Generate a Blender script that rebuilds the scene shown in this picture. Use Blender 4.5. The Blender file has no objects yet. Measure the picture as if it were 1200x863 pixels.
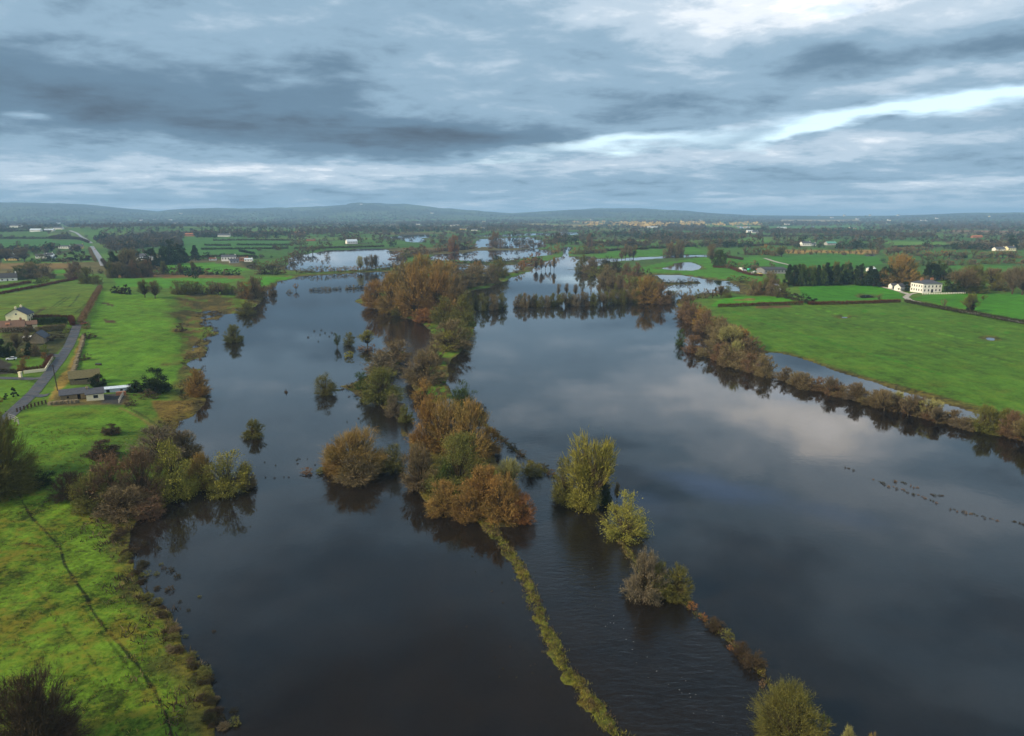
import bpy, math, random
import numpy as np
from mathutils import Vector
random.seed(7)
RS = np.random.RandomState(11)
SC = bpy.context.scene
COL = SC.collection
R = math.radians

# ------------------------------------------------------------------ camera
CAM_H = 62.0
FOC = 811.0            # focal length in photograph pixels (1200 wide)
PITCH = math.atan((431.5 - 251.5) / FOC)
cp, sp = math.cos(PITCH), math.sin(PITCH)

def ray(px, py):
    a = (px - 600.0); b = (431.5 - py)
    return np.array([a, FOC * cp + b * sp, -FOC * sp + b * cp]) / FOC

def flat(px, py, z=0.0):
    d = ray(px, py)
    t = (CAM_H - z) / max(-d[2], 1e-4)
    return np.array([d[0] * t, d[1] * t, z])

def flat_poly(pts):
    return np.array([flat(x, y)[:2] for x, y in pts])

# ------------------------------------------------------------------ noise
def _hash(ix, iy, seed):
    n = (ix.astype(np.int64) * 374761393 + iy.astype(np.int64) * 668265263 + seed * 1442695041) & 0x7fffffff
    n = ((n ^ (n >> 13)) * 1274126177) & 0x7fffffff
    n = n ^ (n >> 16)
    return (n & 0xffff) / 65535.0

def vnoise(x, y, seed=0):
    ix = np.floor(x); iy = np.floor(y)
    fx = x - ix; fy = y - iy
    fx = fx * fx * (3 - 2 * fx); fy = fy * fy * (3 - 2 * fy)
    a = _hash(ix, iy, seed); b = _hash(ix + 1, iy, seed)
    c = _hash(ix, iy + 1, seed); d = _hash(ix + 1, iy + 1, seed)
    return (a * (1 - fx) + b * fx) * (1 - fy) + (c * (1 - fx) + d * fx) * fy - 0.5

def fbm(x, y, seed=0, octv=4):
    s = 0; a = 1.0
    for o in range(octv):
        s = s + a * vnoise(x * 2 ** o, y * 2 ** o, seed + o * 17)
        a *= 0.5
    return s

def sstep(a, b, x):
    t = np.clip((x - a) / (b - a), 0, 1)
    return t * t * (3 - 2 * t)

# ------------------------------------------------------------------ shoreline outlines (at water level)
W_MAIN = [(275, 900), (263, 863), (246, 807), (224, 773), (207, 753), (204, 739), (184, 705), (176, 685), (159, 660), (147, 643),
          (143, 625), (152, 610), (180, 598), (205, 585), (235, 575), (255, 570), (240, 545), (222, 525), (208, 508), (213, 494),
          (228, 489), (236, 474), (240, 463), (238, 448), (234, 432), (235, 412), (240, 405), (250, 392), (247, 378), (252, 367),
          (275, 367), (290, 367), (300, 357), (304, 345), (325, 335), (327, 330), (347, 327.5), (352, 324), (400, 321.5), (462, 318),
          (480, 318), (500, 317), (540, 321), (575, 330), (600, 324), (622, 318), (628, 314), (650, 304.5), (656, 302), (663, 301),
          (662, 290), (667, 290), (669, 301), (690, 301.5), (704, 303), (725, 303.5), (745, 302), (790, 300), (827, 299), (828, 300.8),
          (790, 302.2), (746, 305), (717, 306.5), (706, 311), (690, 312), (678, 315), (692, 322), (715, 332), (740, 340), (765, 345),
          (774, 340), (770, 328), (767, 322), (800, 323), (817, 326), (837, 329), (856, 330), (872, 336), (871, 345), (862, 342),
          (825, 344.5), (806, 349), (795, 352), (792, 357), (800, 369), (830, 386), (862, 404), (878, 413), (890, 418), (902, 413),
          (925, 417), (960, 428), (1000, 442), (1050, 457), (1100, 471), (1142, 484), (1200, 498), (1300, 520), (1500, 558),
          (1700, 1100), (275, 1100)]
W2 = [(331, 316), (329, 312), (333, 305), (350, 299.5), (367, 297), (385, 294), (410, 293), (440, 292), (465, 294), (475, 299), (474, 305),
      (462, 312), (440, 315), (400, 317), (370, 318.5), (350, 317.5)]
W3 = [(496, 304), (500, 301), (518, 298), (537, 297), (557, 294), (575, 294), (600, 293.5), (625, 292), (641, 294), (650, 298), (629, 301),
      (612, 304), (600, 305), (585, 307), (562, 307), (537, 305), (515, 306)]
W4 = [(566, 281), (580, 280), (600, 279), (620, 278), (636, 279), (641, 283), (642, 290), (625, 290.5), (600, 291), (585, 291.5),
      (570, 290), (557, 291), (553, 287)]
W4B = [(556, 277), (600, 275), (640, 273.3), (682, 272.5), (684, 275), (640, 276), (600, 277.3)]
W5 = [(446, 278.6), (478, 276), (502, 275.5), (503, 279), (482, 280), (496, 281), (490, 284), (482, 283), (478, 280.3), (456, 280)]
POOL = [(764, 315.5), (800, 317.3), (822, 316), (821, 312), (812, 308), (787, 309), (784, 312)]
P2 = [(1154, 397), (1162, 395.8), (1168, 398.5), (1160, 399.3)]
P3 = [(984, 371.5), (990, 370.3), (1004, 371.5), (996, 373.6), (988, 373.4)]
P4 = [(1010, 347.5), (1018, 346), (1025, 348.5), (1012, 349.5)]
P5 = [(1014, 299.0), (1026, 298.0), (1027, 300.0), (1014, 300.5)]
W8 = [(505, 312), (540, 310.5), (575, 311.5), (600, 310.5), (620, 308), (626, 311), (612, 316), (600, 319), (575, 322.5), (545, 319), (515, 316)]
WATERS = [W8, W_MAIN, W2, W3, W4, W4B, W5, POOL, P2, P3, P4, P5]

I_WILLOW = [(417, 353), (430, 357), (450, 363), (475, 371), (490, 376), (502, 385), (508, 397), (503, 410), (496, 425), (486, 440),
            (484, 452), (496, 465), (510, 472), (525, 465), (523, 452), (520, 435), (526, 420), (541, 412), (552, 397), (563, 377),
            (557, 368), (546, 360), (538, 347), (548, 341), (575, 337), (600, 326), (624, 318), (600, 320.5), (575, 325), (540, 318),
            (515, 308), (500, 306), (480, 312), (464, 316), (456, 330), (440, 345)]
I_STRIP = [(400, 453), (412, 451), (430, 440), (445, 420), (462, 410), (476, 413), (478, 420), (466, 430), (460, 445), (464, 470),
           (469, 485), (474, 500), (480, 512), (470, 512), (462, 492), (448, 482), (430, 468), (415, 459)]
I_CLUMP = [(480, 513), (500, 512), (540, 515), (570, 525), (600, 560), (618, 597), (610, 612), (580, 618), (565, 618), (540, 603),
           (512, 598), (490, 575), (482, 552)]
I_EDGE = [(641, 292.5), (652, 291.5), (658, 296), (652, 299.5), (644, 297)]
I_POOLB = [(775, 331.5), (800, 331), (818, 330), (820, 332), (800, 334), (780, 334.5)]
ISLANDS = [I_WILLOW, I_STRIP, I_CLUMP, I_EDGE, I_POOLB]
# low drowned banks: centre line, half width (m), crest height (m)
BANKS = [([(566, 612), (590, 640), (610, 665), (620, 690), (632, 720), (642, 745), (660, 780), (692, 822), (728, 866), (760, 910)], 1.1, 0.12),
         ([(535, 478), (560, 490), (580, 508), (602, 527), (625, 544), (648, 556), (668, 572), (690, 592), (725, 632), (758, 678)], 0.7, 0.04),
         ([(758, 678), (800, 706), (850, 746), (893, 787), (935, 850), (990, 905)], 0.8, -0.03),
         ([(440, 452), (420, 456), (400, 457), (372, 462)], 1.2, 0.02),
         ([(360, 340.5), (400, 339), (440, 337.5)], 2.0, 0.1),
         ([(602, 362), (690, 358), (788, 354)], 2.0, -0.05),
         ([(800, 400), (850, 418), (900, 440), (1000, 468), (1060, 484), (1115, 498), (1200, 516), (1300, 540)], 1.5, 0.02),
         ([(510, 307.5), (560, 309), (600, 306)], 5, 0.3), ([(626, 317), (656, 316.5), (678, 316)], 2, 0.15)]
MARSH = [(206, 345), (260, 352), (300, 357), (296, 370), (262, 372), (258, 392), (246, 405), (246, 440), (232, 445), (212, 428), (214, 400), (200, 375)]

def seg_dist(x, y, A, B):
    vx, vy = B[0] - A[0], B[1] - A[1]
    L2 = vx * vx + vy * vy + 1e-9
    t = np.clip(((x - A[0]) * vx + (y - A[1]) * vy) / L2, 0, 1)
    return np.hypot(x - A[0] - t * vx, y - A[1] - t * vy)

def poly_sd(x, y, P):
    """signed distance, positive inside"""
    n = len(P)
    d = np.full(x.shape, 1e9); ins = np.zeros(x.shape, bool)
    for i in range(n):
        A, B = P[i], P[(i + 1) % n]
        d = np.minimum(d, seg_dist(x, y, A, B))
        c = ((A[1] > y) != (B[1] > y))
        xs = (B[0] - A[0]) * (y - A[1]) / ((B[1] - A[1]) if abs(B[1] - A[1]) > 1e-9 else 1e-9) + A[0]
        ins ^= c & (x < xs)
    return np.where(ins, d, -d)

def line_dist(x, y, P):
    d = np.full(x.shape, 1e9)
    for i in range(len(P) - 1):
        d = np.minimum(d, seg_dist(x, y, P[i], P[i + 1]))
    return d

def culled(fn, x, y, P, pad, far):
    lo = P.min(0) - pad; hi = P.max(0) + pad
    s = (x > lo[0]) & (x < hi[0]) & (y > lo[1]) & (y < hi[1])
    out = np.full(x.shape, far)
    if s.any(): out[s] = fn(x[s], y[s], P)
    return out

WATER_W = [flat_poly(p) for p in WATERS]
ISLAND_W = [flat_poly(p) for p in ISLANDS]
BANK_W = [(flat_poly(p), w, h) for p, w, h in BANKS]
MARSH_W = flat_poly(MARSH)

# hills on the skyline: (photo x, photo y of the crest)
RIDGE = [(-300, 243), (-100, 241), (0, 241), (50, 241), (100, 242), (150, 246), (185, 248.5), (215, 246), (255, 245), (300, 245.5), (335, 244.5),
         (380, 243), (420, 240.3), (440, 239.5), (480, 240.5), (520, 245), (560, 248), (600, 250.5), (640, 248), (700, 245), (750, 245),
         (800, 248), (840, 250.8), (880, 252.6), (960, 253.2), (1040, 253), (1090, 251.8), (1130, 250.2), (1200, 250), (1300, 249), (1500, 247)]
RIDGE_AZ = np.array([math.atan((x - 600) / (FOC * cp + 180 * sp)) for x, y in RIDGE])
RIDGE_H = np.array([(251.5 - y) / FOC for x, y in RIDGE])

def height(x, y, full=False):
    x = np.asarray(x, float); y = np.asarray(y, float)
    rr = np.hypot(x, y)
    wd = np.full(x.shape, -1e9)
    near = (rr < 4200) & (y > 0)
    xn, yn = x[near], y[near]
    wn = np.full(xn.shape, -1e9)
    for P in WATER_W:
        wn = np.maximum(wn, culled(poly_sd, xn, yn, P, 90, -90.0))
    isl = np.full(xn.shape, -1e9)
    for P in ISLAND_W:
        isl = np.maximum(isl, culled(poly_sd, xn, yn, P, 30, -1e9))
    # ragged edges
    rn = rr[near]
    rag = (2.1 + rn * 0.003 + rn * rn * 1.2e-5) * fbm(xn / (6 + rn * 0.012), yn / (6 + rn * 0.03), 3, 5)
    sdn = np.maximum(-wn, isl) + rag
    sd = np.full(x.shape, 900.0); sd[near] = sdn
    w_isl = np.zeros(x.shape); w_isl[near] = (isl > wn * -1)
    base = 0.12 + 1.4 * (1 - np.exp(-np.maximum(sd, 0) / 28.0))
    base = np.where(w_isl > 0, 0.1 + 0.5 * (1 - np.exp(-np.maximum(sd, 0) / 4.0)), base)
    edge = 1 - np.exp(-np.maximum(sd, 0) / 45.0)
    lh = 8.5 * np.exp(-(((x + 300) / 150) ** 2 + ((y - 380) / 190) ** 2)) + 5.0 * np.exp(-(((x + 130) / 70) ** 2 + ((y - 90) / 110) ** 2))
    lh = lh + 3.0 * np.exp(-(((x - 330) / 180) ** 2 + ((y - 520) / 160) ** 2))
    lh = lh + 18 * np.exp(-(((x + 1500) / 900) ** 2 + ((y - 2500) / 700) ** 2))
    far = sstep(700, 2200, rr)
    und = far * 3.0 * (fbm(x / 600, y / 600, 9, 3) + 0.35)
    hl = base + edge * (lh + und + 0.5 * fbm(x / 30, y / 30, 5, 3))
    hw = -np.minimum(0.95, 0.05 + 0.10 * np.abs(sd))
    h = np.where(sd > 0, hl, hw)
    bk = np.full(xn.shape, -9.0)
    for P, w, ht in BANK_W:
        d = culled(line_dist, xn, yn, P, 14, 99.0) + 0.9 * fbm(xn / 3.5, yn / 3.5, 21, 3)
        bk = np.maximum(bk, ht + 0.30 * fbm(xn / 1.7, yn / 1.7, 31, 4) + 0.22 * vnoise(xn / 11, yn / 11, 37) - np.maximum(d / w, 0) ** 2 * 0.14)
        if w < 1.2: bk = np.maximum(bk, np.where(d < 9, -0.10 - 0.098 * np.maximum(d, 0), -9))
    ms = culled(poly_sd, xn, yn, MARSH_W, 12, -99.0)
    mk = np.maximum(sstep(-2, 22, ms), sstep(-4, 6, ms) * (1 - sstep(8, 20, sdn)))
    hn = h[near]
    bkm = np.where(hn < 0.1, np.maximum(hn, bk), hn)
    marsh_h = 0.02 + 0.70 * fbm(xn / 9, yn / 14, 41, 4) + 0.012 * np.clip(sdn, -18, 12) + 0.075 * np.clip(sdn - 12, 0, 70)
    hn = bkm * (1 - mk) + np.minimum(bkm + 0.4, marsh_h) * mk
    h[near] = hn
    # skyline hills
    az = np.arctan2(x, np.maximum(y, 1e-3))
    rh = np.interp(az, RIDGE_AZ, RIDGE_H)
    R0 = 10500.0
    crest = np.maximum(rh * R0 + CAM_H, 10.0)
    crest = crest * (1 + 0.05 * fbm(az * 60, rr / 900, 77, 4))
    prof = np.exp(-np.abs((rr - R0) / 2600.0) ** 2.2)
    spur = 1 + 0.30 * fbm(az * 22 + rr / 2600, rr / 1500, 51, 4)
    h = h + np.where((y > 0), crest * prof * np.where(rr < R0 - 300, spur * 0.93, 1.0), 0)
    if full:
        return h, sd, wd
    return h

# the terrain grid: fine in front of the camera, coarse behind
def make_grid():
    pxs = np.arange(-170, 1371, 1.35)
    az = np.arctan((pxs - 600) / (FOC * cp + 60 * sp))
    back = np.linspace(az[-1], az[0] + 2 * math.pi, 60)[1:-1]
    az = np.concatenate([az, back])
    py = np.arange(960, 262, -1.35)
    r = CAM_H / np.tan(np.arctan((py - 431.5) / FOC) + PITCH)
    r0 = np.array([0.5, 4, 10, 18, 26, 34, 41, 47])
    r = np.concatenate([r0[r0 < r[0] - 1], r, np.exp(np.linspace(math.log(r[-1] * 1.03), math.log(15000), 95)), [18000, 22000, 27000]])
    return az, r
GAZ, GR = make_grid()
_A, _Q = np.meshgrid(GAZ, GR)
GX = (np.sin(_A) * _Q).ravel(); GY = (np.cos(_A) * _Q).ravel()
GH, GSD, _ = height(GX, GY, True)
GH2 = GH.reshape(len(GR), len(GAZ))

def hz(x, y):
    a = math.atan2(x, y)
    if a < GAZ[0]: a += 2 * math.pi
    r = math.hypot(x, y)
    j = int(np.clip(np.searchsorted(GAZ, a) - 1, 0, len(GAZ) - 2)); i = int(np.clip(np.searchsorted(GR, r) - 1, 0, len(GR) - 2))
    u = min(max((a - GAZ[j]) / (GAZ[j + 1] - GAZ[j]), 0), 1); v = min(max((r - GR[i]) / (GR[i + 1] - GR[i]), 0), 1)
    return float((GH2[i, j] * (1 - u) + GH2[i, j + 1] * u) * (1 - v) + (GH2[i + 1, j] * (1 - u) + GH2[i + 1, j + 1] * u) * v)

def at(px, py, lift=0.0):
    """the point of the ground under a point of the photograph, found on the terrain itself"""
    z = 0.0
    for k in range(7):
        p = flat(px, py, max(z, 0.0))
        z = hz(p[0], p[1])
    return Vector((p[0], p[1], max(z, 0.0) + lift))

def mpp(p):
    """metres per photograph pixel at a point"""
    return (p[1] * cp + (CAM_H - p[2]) * sp) / FOC

# ------------------------------------------------------------------ object helpers
def tag(o, label=None, cat=None, group=None, kind=None):
    if label: o['label'] = label
    if cat: o['category'] = cat
    if group: o['group'] = group
    if kind: o['kind'] = kind
    return o

def np_mesh(name, V, F, mats=(), fmat=None, smooth=False, attrs=None):
    V = np.asarray(V, np.float32); F = np.asarray(F, np.int32)
    me = bpy.data.meshes.new(name)
    k = F.shape[1]
    me.vertices.add(len(V)); me.vertices.foreach_set('co', V.ravel())
    me.loops.add(F.size); me.loops.foreach_set('vertex_index', F.ravel())
    me.polygons.add(len(F))
    me.polygons.foreach_set('loop_start', np.arange(0, F.size, k, dtype=np.int32))
    try: me.polygons.foreach_set('loop_total', np.full(len(F), k, dtype=np.int32))
    except Exception: pass
    for m in mats: me.materials.append(m)
    if fmat is not None: me.polygons.foreach_set('material_index', np.asarray(fmat, np.int32))
    me.polygons.foreach_set('use_smooth', np.full(len(F), smooth, dtype=bool))
    if attrs:
        for an, arr in attrs.items():
            a = me.attributes.new(an, 'FLOAT_COLOR', 'POINT')
            a.data.foreach_set('color', np.asarray(arr, np.float32).ravel())
    me.update(calc_edges=True); me.validate()
    return me

def link(name, me, parent=None, loc=None):
    o = bpy.data.objects.new(name, me); COL.objects.link(o)
    if parent: o.parent = parent
    if loc is not None: o.location = loc
    return o

def empty(name, loc, rz=0.0):
    o = bpy.data.objects.new(name, None); COL.objects.link(o)
    o.empty_display_size = 0.5
    o.location = loc; o.rotation_euler = (0, 0, rz)
    return o

class MB:
    """collects boxes, prisms and tubes into one polygon mesh"""
    def __init__(s): s.v = []; s.f = []; s.m = []
    def add(s, vs, fs, m=0):
        b = len(s.v); s.v += [tuple(v) for v in vs]
        for f in fs: s.f.append(tuple(b + i for i in f)); s.m.append(m)
    def box(s, x0, x1, y0, y1, z0, z1, m=0):
        s.add([(x0, y0, z0), (x1, y0, z0), (x1, y1, z0), (x0, y1, z0), (x0, y0, z1), (x1, y0, z1), (x1, y1, z1), (x0, y1, z1)],
              [(0, 3, 2, 1), (4, 5, 6, 7), (0, 1, 5, 4), (1, 2, 6, 5), (2, 3, 7, 6), (3, 0, 4, 7)], m)
    def gable(s, x0, x1, y0, y1, z0, zr, over=0.35, th=0.18, m=0):
        """pitched roof slab pair; ridge along x"""
        ym = (y0 + y1) / 2; a, b = x0 - over, x1 + over
        for sg, ye in ((-1, y0 - over), (1, y1 + over)):
            zz = z0 - over * (zr - z0) / (abs(y1 - y0) / 2)
            s.add([(a, ye, zz), (b, ye, zz), (b, ym, zr), (a, ym, zr), (a, ye, zz + th), (b, ye, zz + th), (b, ym, zr + th), (a, ym, zr + th)],
                  [(0, 3, 2, 1), (4, 5, 6, 7), (0, 1, 5, 4), (1, 2, 6, 5), (2, 3, 7, 6), (3, 0, 4, 7)] if sg < 0 else
                  [(0, 1, 2, 3), (4, 7, 6, 5), (0, 4, 5, 1), (1, 5, 6, 2), (2, 6, 7, 3), (3, 7, 4, 0)], m)
    def house(s, x0, x1, y0, y1, z0, zw, zr, m=0):
        """walls with gable ends at x0 and x1"""
        ym = (y0 + y1) / 2
        s.add([(x0, y0, z0), (x1, y0, z0), (x1, y1, z0), (x0, y1, z0), (x0, y0, zw), (x1, y0, zw), (x1, y1, zw), (x0, y1, zw), (x0, ym, zr), (x1, ym, zr)],
              [(0, 1, 5, 4), (1, 2, 6, 9, 5), (2, 3, 7, 6), (3, 0, 4, 8, 7), (4, 5, 9, 8), (6, 7, 8, 9)], m)
    def hip(s, x0, x1, y0, y1, z0, zr, inset, m=0):
        ym = (y0 + y1) / 2
        s.add([(x0, y0, z0), (x1, y0, z0), (x1, y1, z0), (x0, y1, z0), (x0 + inset, ym, zr), (x1 - inset, ym, zr)],
              [(0, 1, 5, 4), (1, 2, 5), (2, 3, 4, 5), (3, 0, 4), (3, 2, 1, 0)], m)
    def tube(s, p, q, r0, r1, n=8, m=0):
        p = Vector(p); q = Vector(q); d = (q - p).normalized()
        u = d.orthogonal().normalized(); w = d.cross(u)
        vs = []
        for c, r in ((p, r0), (q, r1)):
            for k in range(n):
                a = 2 * math.pi * k / n; vs.append(c + u * (math.cos(a) * r) + w * (math.sin(a) * r))
        fs = [(k, (k + 1) % n, n + (k + 1) % n, n + k) for k in range(n)]
        fs += [tuple(range(n - 1, -1, -1)), tuple(range(n, 2 * n))]
        s.add(vs, fs, m)
    def build(s, name, mats, parent=None, loc=None):
        me = bpy.data.meshes.new(name); me.from_pydata(s.v, [], s.f)
        for m in (mats if isinstance(mats, (list, tuple)) else [mats]): me.materials.append(m)
        for p, m in zip(me.polygons, s.m): p.material_index = m
        me.update()
        return link(name, me, parent, loc)

# ------------------------------------------------------------------ node helpers
class NV:
    def __init__(s, nt, sock): s.nt = nt; s.s = sock
    def _op(s, op, *o):
        n = s.nt.nodes.new('ShaderNodeMath'); n.operation = op
        for i, v in enumerate((s,) + o):
            if isinstance(v, NV): s.nt.links.new(v.s, n.inputs[i])
            else: n.inputs[i].default_value = v
        return NV(s.nt, n.outputs[0])
    def __add__(s, o): return s._op('ADD', o)
    __radd__ = __add__
    def __mul__(s, o): return s._op('MULTIPLY', o)
    __rmul__ = __mul__
    def __sub__(s, o): return s._op('SUBTRACT', o)
    def __truediv__(s, o): return s._op('DIVIDE', o)
    def sq(s): return s * s
    def clamp(s, a=0.0, b=1.0): return s._op('MAXIMUM', a)._op('MINIMUM', b)

def node(nt, t, **kw):
    n = nt.nodes.new(t)
    for k, v in kw.items():
        if k in n.inputs.keys(): 
            if isinstance(v, bpy.types.NodeSocket): nt.links.new(v, n.inputs[k])
            elif isinstance(v, NV): nt.links.new(v.s, n.inputs[k])
            else: n.inputs[k].default_value = v
        else: setattr(n, k, v)
    return n

def noise(nt, vec, scale, detail=4, rough=0.55, dist=0.0):
    n = node(nt, 'ShaderNodeTexNoise', Scale=scale, Detail=detail, Roughness=rough, Distortion=dist)
    if vec is not None: nt.links.new(vec, n.inputs['Vector'])
    return NV(nt, n.outputs['Fac'])

def mixc(nt, fac, a, b, mode='MIX'):
    n = nt.nodes.new('ShaderNodeMix'); n.data_type = 'RGBA'; n.blend_type = mode
    for i, v in ((0, fac), (6, a), (7, b)):
        if isinstance(v, NV): nt.links.new(v.s, n.inputs[i])
        elif isinstance(v, bpy.types.NodeSocket): nt.links.new(v, n.inputs[i])
        elif i == 0: n.inputs[i].default_value = v
        else: n.inputs[i].default_value = tuple(v) + (1,) if len(v) == 3 else v
    return n.outputs[2]

def ramp(nt, fac, stops, interp='LINEAR'):
    n = nt.nodes.new('ShaderNodeValToRGB'); nt.links.new(fac.s if isinstance(fac, NV) else fac, n.inputs[0])
    e = n.color_ramp.elements
    while len(e) < len(stops): e.new(0.5)
    for el, (p, c) in zip(e, stops):
        el.position = p; el.color = tuple(c) + (1,) if len(c) == 3 else c
    n.color_ramp.interpolation = interp
    return n.outputs[0]

MATS = {}
def new_mat(name):
    m = bpy.data.materials.new(name); m.use_nodes = True
    nt = m.node_tree; bs = nt.nodes['Principled BSDF']
    return m, nt, bs

def plain(name, c, rough=0.85, spec=0.25, var=0.25, scale=1.5, metal=0.0):
    if name in MATS: return MATS[name]
    m, nt, bs = new_mat(name)
    tc = node(nt, 'ShaderNodeTexCoord')
    n1 = noise(nt, tc.outputs['Object'], scale, 5, 0.65)
    n2 = noise(nt, tc.outputs['Object'], scale * 6, 3, 0.6)
    f = (n1 * 0.7 + n2 * 0.3)
    c = np.array(c)
    col = ramp(nt, f, [(0.3, c * (1 - var)), (0.7, np.minimum(c * (1 + var), 0.95))])
    nt.links.new(col, bs.inputs['Base Color'])
    bs.inputs['Roughness'].default_value = rough; bs.inputs['Metallic'].default_value = metal
    bs.inputs['Specular IOR Level'].default_value = spec
    MATS[name] = m
    return m
# ------------------------------------------------------------------ ground cover
def gpoly(pts):
    return np.array([at(x, y)[:2] for x, y in pts])

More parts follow.
